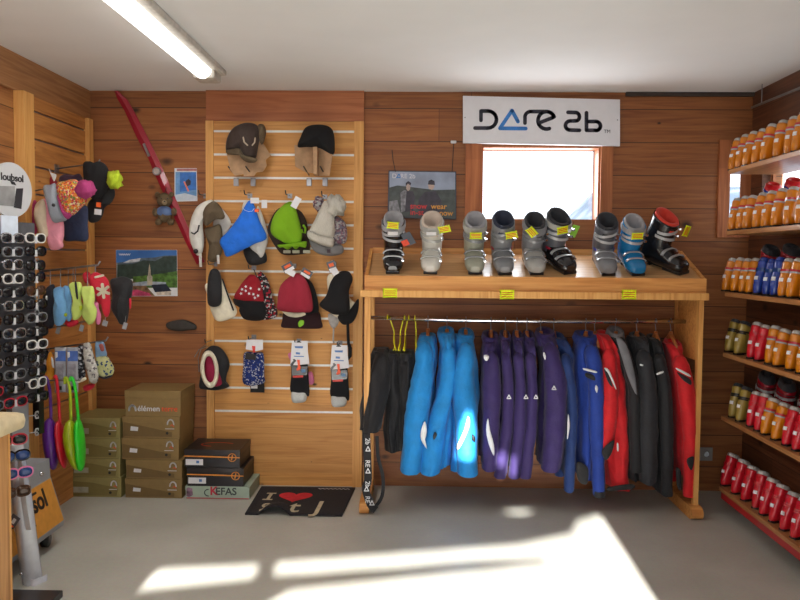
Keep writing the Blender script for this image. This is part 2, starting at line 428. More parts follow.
# outside: snowy slope seen through the panes
def hill():
    t = NT('snow slope'); tc = t.n('ShaderNodeTexCoord'); n1 = t.n('ShaderNodeTexNoise'); n1.inputs['Scale'].default_value = 1.1; n1.inputs['Detail'].default_value = 8
    t.l(tc.outputs['Object'], n1.inputs['Vector'])
    t.l(t.ramp(n1.outputs[0], [(0.45, S(58, 74, 92)), (0.62, S(100, 112, 128))]), t.b.inputs['Base Color'])
    mb = MB(t.m); N = 24; g = []
    for i in range(N + 1):
        r = []
        for j in range(N + 1):
            x = -10 + 30 * i / N; y = 6 + 24 * j / N
            z = -1.0 + (y - 6) * 0.2 * max(0.0, min(1.2, (x - 2) / 5)) + .5 * noise.noise(Vector((x * 0.3, y * 0.3, 0)))
            r.append(mb.bm.verts.new((x, y, z)))
        g.append(r)
    for i in range(N):
        for j in range(N): mb.face((g[i][j], g[i + 1][j], g[i + 1][j + 1], g[i][j + 1]))
    o = mb.build('snowy_hillside', smooth=True); o['kind'] = 'structure'
hill()

# ---------------------------------------------------------------- ceiling lamp, rod, sign, poster
p_end = PZ(211, 84, 2.44)
def lamp():
    xc = -1.185; ye = p_end.y; ys = ye - 2.6
    t = thing('ceiling_light', 'long fluorescent batten light on the white ceiling', 'ceiling light', (xc, (ye + ys) / 2, ZC))
    MB(plain('lamp housing', S(196, 190, 180), 0.5)).box((xc + 0.005, (ye + ys) / 2, ZC - 0.016), (0.16, ye - ys, 0.03), bevel=0.008).build('housing', t)
    mb = MB(emis('lit diffuser', (1, 0.98, 0.95, 1), 3.2)); rs = []
    for y in (ys + 0.14, ye - 0.14):
        rs.append([Vector((xc - 0.012 + 0.050 * math.cos(PI + PI * j / 10), y, ZC - 0.032 + 0.045 * math.sin(PI + PI * j / 10))) for j in range(11)])
    mb.rings(rs); mb.build('diffuser', t, True)
    for y in (ys + 0.075, ye - 0.075): MB(plain('lamp housing', S(196, 190, 180), 0.5)).box((xc - 0.005, y, ZC - 0.05), (0.12, 0.15, 0.05), bevel=0.014).build('end_cap', t)
lamp()
a = PZ(752, 107.5, 2.40); b = PZ(800, 88, 2.40)
t = thing('ceiling_rod', 'thin pale metal rod hung under the ceiling above the top boot shelf', 'rod', tuple(a))
d = (b - a).normalized(); e = a + d * 1.6
MB(plain('pale rod', S(150, 148, 145), 0.4, 0.6)).cyl(a, e, 0.007).build('rod', t, True)
for k in (0.12, 1.4):
    q = a + d * k; MB(STEEL).cyl(q, (q.x, q.y, ZC), 0.003, 8).build('hanger_wire', t)

def sign():
    y = -0.045; t = thing('shop_sign', 'wide white sign board with dark and blue letters above the window', 'sign', tuple(PY(541, 144, -0.03)))
    c = [PY(463, 95.8, y), PY(620, 99.5, y), PY(620, 146, y), PY(463, 143, y)]
    MB(plain('sign board', S(226, 227, 232), 0.5, var=0.01)).poly(c, (0, -1, 0), 0.02).build('board', t)
    M = lambda pts: [PY(u, v, y - 0.003) for u, v in crop(440, 80, 4, pts)]
    dk = plain('sign letters dark', S(42, 42, 56), 0.5)
    w = 0.023
    arc = lambda cx, cy, rx, ry, a0, a1, n=10: [(cx + rx * math.cos(math.radians(a0 + (a1 - a0) * i / n)), cy + ry * math.sin(math.radians(a0 + (a1 - a0) * i / n))) for i in range(n + 1)]
    MB(dk).stroke(M([(164, 161), (164, 124), (190, 124)] + arc(192, 158, 34, 34, -90, 90) + [(140, 192)]), w, th=0.003).build('letter', t)
    MB(dk).stroke(M([(340, 172), (340, 150)] + arc(364, 148, 24, 22, 180, 270) + [(425, 126)]), w, th=0.003).build('letter', t)
    MB(dk).stroke(M([(395, 172), (452, 150)] + arc(426, 162, 34, 36, -25, -180) + arc(426, 162, 34, 34, -180, -290)), w, th=0.003).build('letter', t)
    MB(dk).stroke(M([(512, 129), (540, 130)] + arc(542, 147, 16, 17, -90, 70) + [(520, 164)] + arc(520, 182, 18, 18, -90, -270) + [(558, 201)]), w, th=0.003).build('letter', t)
    MB(dk).stroke(M([(586, 131), (586, 201), (622, 201)] + arc(624, 184, 18, 18, 90, -90) + [(592, 166)]), w, th=0.003).build('letter', t)
    MB(plain('sign blue', S(52, 124, 200), 0.5)).stroke(M([(343, 194), (240, 193), (288, 122), (312, 166)]), w, th=0.003).build('blue_letter', t)['label'] = 'blue triangular letter'
    o = PY(440 + 655 / 4, 80 + 212 / 4, y - 0.003)
    MB(dk).text('TM', o, (1, 0, 0), (0, 0, 1), 0.03).build('trademark', t)
    for u, v in ((465, 117.5), (617.5, 120)): MB(STEEL).cyl(PY(u, v, y - 0.004), PY(u, v, y + 0.001), 0.004, 10).build('screw', t)
sign()
def poster():
    y = -0.02; t = thing('poster', 'dark hanging poster of two people with red and orange words', 'poster', tuple(PY(422, 219, y)))
    Q = lambda pts, dy: [PY(u, v, y - dy) for u, v in crop(370, 150, 4, pts)]
    mb = MB(plain('poster sky', S(150, 162, 184), 0.35, var=0.15, scale=6), plain('poster dark', S(58, 66, 62), 0.35, var=0.3, scale=20), plain('poster board edge', S(60, 62, 74), 0.5))
    mb.use(mb.mats[2]).poly(Q([(74, 82), (345, 86), (345, 278), (70, 270)], 0), (0, -1, 0), 0.012)
    mb.use(mb.mats[0]).poly(Q([(78, 86), (341, 90), (341, 175), (78, 175)], 0.001), (0, -1, 0))
    mb.use(mb.mats[1]).poly(Q([(78, 150), (110, 142), (180, 150), (260, 160), (341, 158), (341, 274), (76, 266)], 0.0015), (0, -1, 0))
    gy = plain('poster grey cloth', S(128, 128, 134), 0.4, var=0.3, scale=40); mb.use(gy)
    mb.poly(Q([(76, 205), (110, 200), (125, 265), (76, 264)], 0.002), (0, -1, 0))
    mb.poly(Q([(122, 170), (138, 160), (150, 165), (146, 240), (124, 250)], 0.002), (0, -1, 0))
    jk = plain('poster jacket', S(48, 42, 56), 0.4, var=0.3, scale=30); mb.use(jk)
    mb.poly(Q([(146, 165), (172, 165), (180, 190), (172, 245), (140, 248)], 0.0025), (0, -1, 0))
    mb.poly(Q([(195, 195), (220, 168), (262, 165), (285, 200), (292, 255), (190, 255)], 0.0025), (0, -1, 0))
    sk = plain('poster skin', S(190, 168, 156), 0.4); mb.use(sk)
    mb.poly(Q([(145, 140), (152, 132), (162, 140), (160, 158), (152, 165), (145, 155)], 0.003), (0, -1, 0))
    mb.poly(Q([(232, 138), (240, 130), (255, 132), (258, 148), (248, 160), (235, 155)], 0.003), (0, -1, 0))
    mb.use(jk).poly(Q([(232, 138), (234, 124), (245, 118), (258, 124), (260, 140)], 0.0035), (0, -1, 0))
    mb.poly(Q([(143, 145), (143, 132), (153, 124), (165, 132), (162, 142), (152, 134)], 0.0035), (0, -1, 0))
    mb.build('picture', t)
    rd = plain('poster red', S(215, 50, 50), 0.5); orr = plain('poster orange', S(226, 160, 64), 0.5)
    sz = 0.049
    MB(rd).text('snow', PY(410, 208.5, y - 0.004), (1, 0, -0.01), (0, 0, 1), sz, bold=0.0006).build('red_words', t)
    MB(rd).text('in-st', PY(410, 214.8, y - 0.004), (1, 0, -0.01), (0, 0, 1), sz, bold=0.0006).build('red_words', t)
    MB(orr).text('wear', PY(431, 208.8, y - 0.004), (1, 0, -0.01), (0, 0, 1), sz, bold=0.0006).build('orange_words', t)
    MB(orr).text('ore now', PY(426, 215.2, y - 0.004), (1, 0, -0.01), (0, 0, 1), sz, bold=0.0006).build('orange_words', t)
    MB(WHITE).text('D  RE 2b', PY(392, 178, y - 0.004), (1, 0, -0.01), (0, 0, 1), 0.04).build('small_logo', t)
    MB(plain('sign blue', S(52, 124, 200), 0.5)).stroke([PY(401, 177.5, y - 0.004), PY(396.5, 177.5, y - 0.004), PY(399, 174, y - 0.004), PY(401, 177.5, y - 0.004)], 0.005).build('small_triangle', t)
    MB(BLACKP).tube([PY(395.5, 172, y - 0.002), PY(393, 160, -0.004), PY(392, 150, -0.004)], 0.002, 6).build('string', t)
    MB(BLACKP).tube([PY(452, 172, y - 0.002), PY(453, 156, -0.004), PY(453.5, 143, -0.004)], 0.002, 6).build('string', t)
poster()
tag(MB(WHITE).box(PY(453.5, 142, -0.008), (0.036, 0.014, 0.018), bevel=0.005).build('wall_clip'), 'small white clip on the wall left of the window above the poster string', 'clip')

# ---------------------------------------------------------------- display rack
YR = -0.53; RAILY = -0.30
rl = PY(364, 400, YR).x; rr_ = PY(703, 400, YR).x
zt1 = PY(530, 277, YR).z; zled = PY(530, 291.5, YR).z; zbt = PY(530, 298.5, YR).z
SLO = math.atan2(0.137, 0.40)
def rack():
    t = thing('display_rack', 'pine clothes rack with a sloping boot shelf on top', 'rack', ((rl + rr_) / 2, -0.3, 0))
    MB(PINEX).b2((rl, YR - 0.001, zled), (rr_, YR + 0.022, zt1)).build('front_board', t)
    MB(PINEV).b2((rl - 0.025, YR - 0.03, zbt), (rr_ + 0.008, YR + 0.03, zled), 0.004).build('ledge', t)
    mb = MB(PINED); a = math.sin(SLO); L = 0.42
    mb.box(((rl + rr_) / 2, YR + 0.02 + 0.2, zt1 - 0.012 + 0.0685), (rr_ - rl - 0.04, L, 0.016), (SLO, 0, 0)); mb.build('sloping_top', t)
    for x in (rl + 0.01, rr_ - 0.01):
        mb = MB(PINEX); y0, y1 = YR + 0.022, YR + 0.43
        pts = [Vector((x - 0.01, y0, zbt)), Vector((x - 0.01, y1, zbt)), Vector((x - 0.01, y1, zt1 + 0.16)), Vector((x - 0.01, y0, zt1 + 0.004))]
        mb.poly(pts, (-1, 0, 0), 0.02); mb.build('end_board', t)
    MB(PINEX).b2((rl + 0.02, YR + 0.41, zt1 + 0.05), (rr_ - 0.02, YR + 0.43, zt1 + 0.165)).build('back_board', t)
    xa = PY(370, 400, YR).x
    MB(PINEV).b2((rl, YR, 0.0), (xa, YR + 0.045, zbt)).build('post', t); MB(PINEV).b2((rl, YR + 0.385, 0), (xa, YR + 0.43, zbt)).build('post', t)
    xb = PY(697.5, 400, YR).x; xd = PY(703, 400, YR).x - 0.01
    MB(PINEV).b2((xb - 0.005, YR, 0.05), (xd, YR + 0.045, zbt)).build('post', t); MB(PINEV).b2((xb - 0.005, YR + 0.385, 0.05), (xd, YR + 0.43, zbt)).build('post', t)
    MB(PINEX).b2((xb - 0.003, YR + 0.045, 0.9), (xd - 0.012, YR + 0.385, zbt)).build('side_panel', t)
    for x0, x1 in ((rl - 0.02, xa - 0.0), (xb - 0.035, xd + 0.01)):
        mb = MB(PINEX); c = (x0 + x1) / 2; h = (x1 - x0) / 2; rs = []
        for k in range(9):
            q = k / 8 * PI; rs.append((YR - 0.02 - 0.045 * math.sin(q) , 0.035 - 0.035 * math.cos(q)))
        prof = [(YR + 0.45, 0.0)] + rs + [(YR + 0.45, 0.07)]
        mb.poly([Vector((x0, y, z)) for y, z in prof], (-1, 0, 0), x1 - x0)
        mb.build('foot', t)
    MB(CHROME).tube([PY(370, 317.5, RAILY), PY(450, 320, RAILY), PY(540, 321.2, RAILY), PY(620, 321.5, RAILY), PY(692, 321.5, RAILY)], 0.0125, 14).build('hanging_rail', t, True)
    for px in (390, 507, 629):
        price_tag(t, PY(px, 293 if px < 400 else 294.5, YR - 0.0345), 0.085, 0.058, 0, 'yellow price tag')
YEL = plain('fluo yellow card', S(238, 252, 16), 0.6, var=0.02); RED = plain('red ink', S(222, 70, 40), 0.6)
def price_tag(parent, c, w, h, rot, lab=None, local=False):
    mb = MB(YEL, RED); pts = []; nx, nz = 9, 5
    for i in range(nx * 2): pts.append((-w / 2 + w * i / (nx * 2), -h / 2 + (0.007 if i % 2 else 0)))
    for i in range(nz * 2): pts.append((w / 2 - (0.007 if i % 2 else 0), -h / 2 + h * i / (nz * 2)))
    for i in range(nx * 2): pts.append((w / 2 - w * i / (nx * 2), h / 2 - (0.007 if i % 2 else 0)))
    for i in range(nz * 2): pts.append((-w / 2 + (0.007 if i % 2 else 0), h / 2 - h * i / (nz * 2)))
    M = Matrix.Rotation(rot, 3, 'Y'); c = Vector(c)
    mb.poly([c + M @ Vector((x, 0, z)) for x, z in pts], (0, -1, 0), 0.002)
    mb.use(RED)
    for k in (0.18, -0.02, -0.24):
        mb.stroke([c + M @ Vector((-w * 0.36 + w * 0.09 * i, -0.001, h * (k + (0.05 if i % 2 else 0)))) for i in range(9)], 0.004, th=0.0005)
    o = mb.build('price_tag', parent, local=local)
    if lab: o['label'] = lab
    return o
rack()

# ---------------------------------------------------------------- ski boots
def boot_parts(t, shell, cuffm, linerm, buck, sole=BLACKP, strapm=None, detail=True, label=None, accent=None):
    """toe towards -y, sole on z = 0, 0.31 long"""
    sh = [(-.150, .022, .052), (-.143, .036, .064), (-.12, .046, .076), (-.07, .052, .092), (-.02, .050, .125), (.03, .047, .165), (.08, .045, .175), (.12, .040, .15), (.142, .028, .11), (.150, .012, .08)]
    n = 20; rs = []
    for y, w, top in sh:
        b = 0.016; cz = (top + b) / 2; hz = (top - b) / 2; r = []
        for j in range(n):
            a = 2 * PI * j / n; ca, sa = math.cos(a), math.sin(a); p = 2.6 if sa > 0 else 4.5
            r.append(Vector((w * abs(ca) ** (2 / p) * (1 if ca >= 0 else -1), y, cz + hz * abs(sa) ** (2 / p) * (1 if sa >= 0 else -1))))
        rs.append(r)
    MB(shell).rings(rs).build('lower_shell', t, True, True)
    mb = MB(cuffm)
    cf = [(.095, .062, .051, .083), (.14, .055, .053, .080), (.18, .042, .054, .076), (.23, .026, .055, .073), (.27, .014, .057, .072), (.285, .010, .057, .071)]
    rr = [se_ring((0, c, z), rx, ry, n, 2.3, 0, 0.25 + (.2 if z > .25 else 0)) for z, c, rx, ry in cf]
    rr += [se_ring((0, .010, .283), .052, .066, n, 2.3, 0, .45), se_ring((0, .03, .2), .045, .056, n, 2.3, 0, .25)]
    mb.rings(rr, (False, True)); mb.build('cuff', t, True, True)
    mb = MB(linerm)
    if detail:
        mb.rings([se_ring((0, .012, .25), .051, .064, n, 2.2, 0, .4), se_ring((0, .008, .285), .053, .066, n, 2.2, 0, .5), se_ring((0, .008, .298), .050, .063, n, 2.2, 0, .55),
              se_ring((0, .008, .296), .040, .050, n, 2.2, 0, .55), se_ring((0, .014, .24), .036, .045, n, 2.2, 0, .4), se_ring((0, .03, .16), .03, .04, n, 2.2, 0, .2)], (False, True))
    else:
        mb.rings([se_ring((0, .016, .245), .056, .070, n, 2.2, 0, .3), se_ring((0, .008, .285), .056, .068, n, 2.2, 0, .35), se_ring((0, .006, .315), .050, .060, n, 2.2, 0, .4), se_ring((0, .006, .328), .038, .046, n, 2.2, 0, .4),
              se_ring((0, .008, .320), .028, .034, n, 2.2, 0, .4), se_ring((0, .02, .26), .024, .03, n, 2.2, 0, .3)], (False, True))
    mb.build('liner', t, True, True)
    if detail:
        mb = MB(linerm); mb.rings([se_ring((0, -.036 - .004 * k, .20 + .017 * k), .034 - .003 * k, .010, 14, 2.2) for k in range(5)]); mb.build('tongue', t, True, True)
    mb = MB(sole); mb.box((0, -.09, .009), (.07, .12, .018), bevel=.004); mb.box((0, .1, .009), (.066, .09, .018), bevel=.004); mb.box((0, -.01, .012), (.05, .1, .01)); mb.build('sole', t, False, True)
    def band(z, c, rx, ry, h, a0, a1, m, name, slope=0.0, tz=.25, thick=.005):
        mb = MB(m); N = 12; rings = []
        for i in range(N + 1):
            a = a0 + (a1 - a0) * i / N; ca, sa = math.cos(a), math.sin(a); p = 2.3
            X = abs(ca) ** (2 / p) * (1 if ca >= 0 else -1); Y = abs(sa) ** (2 / p) * (1 if sa >= 0 else -1)
            q = [];
            for dr, dz in ((.001, -h / 2), (thick, -h / 2), (thick, h / 2), (.001, h / 2)):
                q.append(Vector(((rx + dr) * X, c + (ry + dr) * Y, z + dz + tz * (ry * Y) + slope * X)))
            rings.append(q)
        mb.rings(rings); return mb.build(name, t, False, True)
    d2 = math.radians
    if strapm and detail: band(.262, .017, .0575, .074, .03, d2(-200), d2(20), strapm, 'power_strap')
    if detail:
        band(.232, .026, .056, .074, .016, d2(-170), d2(-10), buck, 'buckle', .012)
        band(.19, .039, .055, .077, .016, d2(-170), d2(-10), buck, 'buckle', -.008)
        for (y, top, w) in ((-.035, .112, .052), (-.085, .088, .051)):
            mb = MB(buck); N = 10; rg = []
            for i in range(N + 1):
                a = d2(20) + d2(140) * i / N
                cz, hz = (top + .016) / 2, (top - .016) / 2
                x = w * abs(math.cos(a)) ** .77 * (1 if math.cos(a) >= 0 else -1); z = cz + hz * abs(math.sin(a)) ** .77
                rg.append([Vector((x * 1.03, y - .007, z + .003)), Vector((x * 1.12, y - .007, z + .008)), Vector((x * 1.12, y + .009, z + .008)), Vector((x * 1.03, y + .009, z + .003))])
            mb.rings(rg); mb.build('buckle', t, False, True)
        for z, c in ((.235, .0), (.192, .012)):
            MB(CHROME).box((.052, c - .03, z - .012), (.014, .035, .013), (0, 0, .4), .002).build('buckle_lever', t, False, True)
        for y, z in ((-.035, .085), (-.085, .066)):
            MB(CHROME).box((.049, y, z), (.016, .026, .012), (0, .3, 0), .002).build('buckle_lever', t, False, True)
        if accent:
            band(.125, .058, .053, .082, .012, d2(-160), d2(-20), accent, 'trim_band')
    else:
        band(.222, .028, .056, .075, .018, d2(-30), d2(-330), strapm or buck, 'strap', 0)
        band(.205, .034, .055, .076, .014, d2(40), d2(160), buck, 'heel_clip', 0)
    if label:
        MB(WHITE).box((0, .134, .155), (.036, .012, .032), (.28, 0, 0)).build('size_label', t, False, True)
G1 = plastic('boot grey', 122, 124, 128, .35); G2 = plastic('boot light grey', 164, 164, 160, .35); G3 = plastic('boot dark grey', 84, 86, 94, .3)
WB = plastic('boot white', 205, 203, 194, .35); BLB = plastic('boot black', 26, 26, 30, .2); BLU = plastic('boot blue', 26, 120, 178, .25); NAV = plastic('boot navy', 22, 60, 120, .25)
OLV = plastic('boot olive grey', 150, 152, 136, .35); LG = cloth('liner grey', 150, 150, 154); LD = cloth('liner dark', 40, 42, 48); LB = cloth('liner navy', 34, 42, 62)
LR = cloth('liner red', 208, 58, 40); LW = cloth('liner beige', 196, 180, 166); BG = plastic('buckle grey', 168, 170, 174, .25)
RDA = plastic('accent red', 170, 40, 60); VIO = plastic('accent blue', 60, 70, 160)
BT = [ # px centre, toe y px, shell, cuff, liner, buckle, strap, rz, label, accent, scale, tag (dx,dz,rot)
    (393, 274.5, BLB, BLB, LG, BG, LG, .0, 'black ski boot with pale grey liner, leftmost on the sloping shelf', None, .98, (0, .285, .1)),
    (431, 274.5, WB, WB, LW, G2, G2, -.05, 'white ski boot with beige lining and a tilted yellow tag', None, .98, (.065, .265, -.25)),
    (474.5, 275.5, OLV, OLV, LG, G1, G2, .0, 'olive-grey ski boot left of the plain rear-entry boot', None, .98, (.0, .225, 0)),
    (503, 275.5, G1, G1, LB, G1, None, .05, 'smooth grey rear-entry ski boot with a thin red band', RDA, 1.0, (.03, .225, -.2)),
    (534.5, 276, G2, G1, LD, G1, G1, .05, 'silver-grey ski boot with a slanted yellow tag', None, .98, (-.03, .25, .9)),
    (561, 276.5, BLB, G3, LD, BG, G2, .38, 'dark grey and black ski boot with red buckle details', RDA, 1.04, (-.028, .245, -.1)),
    (606, 276.5, G1, G3, LD, BG, None, .0, 'dark grey ski boot with a high collar and no tag', VIO, .98, None),
    (634, 276.8, BLU, BLU, LG, BG, LG, .10, 'blue ski boot with grey liner', None, .96, (-.008, .235, 0)),
    (670, 277, BLB, BLB, LR, BG, None, .62, 'black ski boot with orange-red liner, rightmost on the sloping shelf', None, 1.06, (.045, .225, -1.2)),
]
def slope_z(y): return zt1 - 0.012 + 0.0685 + 0.008 / math.cos(SLO) + (y - (YR + 0.22)) * math.tan(SLO)
for i, (px, py, sh, cu, ln, bk, stp, rz, lab, acc, scl, tg) in enumerate(BT):
    yb = YR + 0.19 + (.02 if abs(rz) > .3 else 0)
    x = PY(px, py, yb - 0.08).x - math.sin(rz) * 0.04
    t = thing('ski_boot', lab, 'ski boot', (x, yb, slope_z(yb) + 0.001), 0, 'ski boots on the sloping shelf')
    t.rotation_euler = Euler((SLO, 0, 0)).to_matrix().to_4x4().__matmul__(Matrix.Rotation(rz, 4, 'Z')).to_euler()
    t.scale = (scl * 1.16, scl, scl * .98)
    boot_parts(t, sh, cu, ln, bk, strapm=stp, accent=acc)
    if i in (0, 1, 5):
        MB(WHITE).box((.0, -.075, .232), (.05, .006, .022), (0.25, 0, 0), .002).build('buckle_plate', t, False, True)
    if tg:
        price_tag(t, (tg[0], -.088, tg[1]), .062, .044, tg[2], 'yellow price tag', True)
    if i == 0:
        mb = MB(plain('hang tag dark', S(50, 56, 70), .5), RED)
        mb.box((.078, -.05, .19), (.05, .003, .08), (0, -.45, 0)); mb.use(RED).box((.062, -.0525, .165), (.035, .003, .035), (0, -.45, 0)); mb.build('hang_tag', t, False, True)
    if i == 5:
        MB(plain('hang tag green', S(150, 210, 70), .5)).box((.085, .0, .2), (.04, .003, .07), (0, .35, 0)).build('hang_tag', t, False, True)

# ---------------------------------------------------------------- jackets and trousers on the rail
def railz(px): return PY(px, 317.5 + min(4, (px - 370) / 45), RAILY)
def hanger(px, mat, lab, group, wood_=True, lean=0.0):
    c = railz(px); t = thing('clothes_hanger', lab, 'hanger', (c.x, c.y, c.z - 0.05), 0, group)
    r = 0.0175; pts = [c + Vector((lean * .2, -r * math.cos(a), r * math.sin(a))) for a in [PI * (-.15) + PI * 1.15 * k / 8 for k in range(9)]]
    dz = 0 if wood_ else -.035
    pts = [Vector((p.x, p.y, p.z)) for p in pts] + [c + Vector((lean * .5, r, -.012)), c + Vector((lean, 0, -.045 + dz)), c + Vector((lean, 0, -.07 + dz))]
    MB(STEEL if wood_ else mat).tube(pts, 0.0024 if wood_ else .0042, 8).build('hook', t, True)
    m = MB(mat); b = c + Vector((lean, 0, -.07 + dz))
    m.tube([b + Vector((lean * .3, -.12, -.075)), b + Vector((0, -.06, -.035)), b, b + Vector((0, .06, -.035)), b + Vector((0, .12, -.075))], [.006, .010, .012, .010, .006] if wood_ else .0045, 8)
    m.build('shoulder_bar', t, True)
    if wood_: MB(mat).tube([b + Vector((0, -.004, .012)), b + Vector((0, -.006, -.03))], .011, 8).build('neck_block', t, True)
    else:
        MB(mat).tube([b + Vector((0, -.12, -.075)), b + Vector((0, 0, -.085)), b + Vector((0, .12, -.075))], .004, 8).build('lower_bar', t, True)
    return t
HW = plain('hanger wood', S(178, 110, 62), .4); HY = plastic('yellow hanger plastic', 232, 226, 30)
def jacket(name, lab, mat, body, sleeve, collar=None, marks=(), cuff=None, ry=.165, panels=(), group=None, collar_mat=None, zip_=None, cat='jacket', sd=0, fwd=0.0):
    """body: (py, xl, xr) rows from neck to hem ; sleeve: (px, py, r_px) rows"""
    c0 = PY((body[0][1] + body[0][2]) / 2, body[0][0], RAILY)
    t = thing(name, lab, cat, (c0.x, c0.y, PY(0, body[-1][0], RAILY).z), 0, group)
    rows = []
    k = len(body) - 1
    B = []
    for i in range(k):
        for q in range(4):
            u = q / 4; B.append(tuple(a + (b - a) * u for a, b in zip(body[i], body[i + 1])))
    B.append(body[-1])
    for i, (py, xl, xr) in enumerate(B):
        f = i / (len(B) - 1); yc_ = RAILY - .01 - fwd * f; a = PY(xl, py, yc_ - .12); b = PY(xr, py, yc_ - .12)
        yy = ry * min(1, .4 + f * 7.0)
        rows.append(se_ring(((a.x + b.x) / 2, yc_, PY((xl + xr) / 2, py, yc_ - .12).z), abs(b.x - a.x) / 2, yy, 40, 2.2, .0, 0, .30, sd + lab.__len__()))
    MB(mat).rings(rows).build('body', t, True)
    if sleeve:
        for side, yy in (('front', RAILY - .185), ('back', RAILY + .12)):
            P = [PY(px, py, yy) for px, py, r in sleeve] if side == 'front' else [PY(px, py, RAILY - .185) + Vector((0, yy - (RAILY - .185), 0)) for px, py, r in sleeve]
            R = [r * .92 * 4.5 / 785 for px, py, r in sleeve]
            P2 = catmull(P, 24, False); R2 = [R[min(len(R) - 1, int(i / (len(P2) - 1) * (len(R) - 1)))] * (1 - (i / (len(P2) - 1) * (len(R) - 1)) % 1) + R[min(len(R) - 1, int(i / (len(P2) - 1) * (len(R) - 1)) + 1)] * ((i / (len(P2) - 1) * (len(R) - 1)) % 1) for i in range(len(P2))]
            if side == 'back': R2 = [min(q, .045) for q in R2]
            rr = []
            for i, (p, q) in enumerate(zip(P2, R2)):
                wr = 1 + .15 * noise.noise(p * 20)
                rr.append(se_ring((p.x, p.y, p.z), q * wr, q * 1.15, 18, 2.1, 0, .25 if side == 'front' else 0, .10, sd + 3))
            p, q = P2[0], R2[0]
            rr = [se_ring((p.x, p.y + .02, p.z + q * 1.1), q * .2, q * .3, 18, 2.1), se_ring((p.x, p.y + .012, p.z + q * .85), q * .65, q * .75, 18, 2.1, 0, .2)] + rr
            MB(mat).rings(rr).build('sleeve', t, True)
            if cuff and side == 'front':
                p = P2[-1]; q = R2[-1]
                MB(cuff).rings([se_ring((p.x, p.y, p.z + .03), q * 1.04, q * 1.2, 18, 2.1, 0, .25), se_ring((p.x, p.y, p.z - .004), q * 1.04, q * 1.2, 18, 2.1, 0, .25)]).build('cuff', t, True)
    if collar:
        cx, cy, w = collar; p = PY(cx, cy, RAILY - .06); h = w * 4.65 / 785
        rs = [se_ring((p.x, p.y + .05, p.z - .05), h * .8, .11, 20, 2.1, 0, .15, .1, sd), se_ring((p.x, p.y + .045, p.z - .01), h, .10, 20, 2.1, 0, .2, .15, sd), se_ring((p.x, p.y + .04, p.z + .022), h * .85, .09, 20, 2.1, 0, .2, .15, sd),
              se_ring((p.x, p.y + .04, p.z + .015), h * .5, .06, 20, 2.1, 0, .2), se_ring((p.x, p.y + .045, p.z - .03), h * .35, .05, 20, 2.1, 0, .2)]
        MB(collar_mat or mat).rings(rs, (False, True)).build('collar', t, True)
    for nm, m, pts, y in marks:
        if nm == 'badge':
            a, b = pts[0]; mb = MB(m); s_ = 2.0; q = [(a - s_, b + s_ * .8), (a + s_, b + s_ * .8), (a, b - s_), (a - s_, b + s_ * .8)]
            mb.stroke([PY(u, v, y) for u, v in q], .005, th=.004); mb.build(nm, t)
        else:
            mb = MB(m); puff(mb, pts, y, .008, 1.0, 20, K=3, wr=0); mb.build(nm, t, True)
    return t
SKY = cloth('jacket sky blue', 16, 132, 206); PUR = cloth('jacket purple', 50, 34, 94); ROY = cloth('jacket royal blue', 20, 56, 146); DBL = cloth('jacket dark blue', 22, 52, 110)
REDJ = cloth('jacket red', 208, 22, 32); GRYJ = cloth('jacket grey', 112, 114, 120); BLKJ = cloth('jacket black', 26, 27, 32); CHAR = cloth('jacket charcoal', 36, 38, 44)
REFL = plain('reflective white', S(225, 228, 232), .4, var=.02)
FR = RAILY - .185 - .06
GJ = 'jackets on the clothes rail'
jacket('ski_jacket', 'sky blue jacket nearest the black trousers, white flash low on its sleeve', SKY, [(337, 420, 435), (350, 417, 437), (369, 416, 437), (416, 409, 434), (469, 405, 425)],
       [(424, 350, 9), (423, 372, 12), (417, 416, 13), (411, 469, 12)], (428, 340, 9), [('flash', REFL, [(425, 421), (427, 432), (424, 444), (427, 449), (421, 440), (421, 430)], FR - .03)], group=GJ)
jacket('ski_jacket', 'sky blue jacket in the middle of the three sky blue ones', SKY, [(334, 441, 455), (350, 440, 458), (369, 440, 459), (416, 434, 456), (467, 432, 450)],
       [(449, 352, 7), (448, 380, 9), (439, 416, 11), (433, 440, 12), (430, 470, 12)], (446, 334, 9), [('zip_pull', BLACKP, [(435, 432), (437, 435), (434, 440), (433, 436)], FR - .03)], group=GJ, sd=1)
jacket('ski_jacket', 'sky blue jacket beside the purple ones, sunlit white flash on its sleeve', SKY, [(336, 456, 474), (352, 452, 475), (375, 450, 477), (400, 449, 478), (471, 450, 478)],
       [(466, 352, 9), (463, 375, 12), (465, 410, 13), (468, 472, 11)], (466, 336, 9), [('flash', REFL, [(468, 416), (470, 424), (464, 440), (458, 450), (457, 445), (464, 430)], FR - .03), ('zip_pull', BLACKP, [(472, 434), (475, 437), (475, 442), (472, 440)], FR - .03)], group=GJ, sd=2)
jacket('ski_jacket', 'first purple jacket beside the sky blue ones, curved white flash on its sleeve', PUR, [(340, 484, 500), (356, 482, 502), (380, 482, 503), (416, 481, 502), (468, 483, 497)],
       [(492, 360, 8), (492, 390, 10), (491, 425, 10), (489, 468, 8)], (491, 338, 9), [('flash', REFL, [(488, 418), (490, 430), (494, 445), (494, 456), (489, 445), (486, 430)], FR - .03), ('chest_mark', REFL, [(484, 355), (489, 356), (487, 361), (484, 359)], FR - .02)], group=GJ, sd=3)
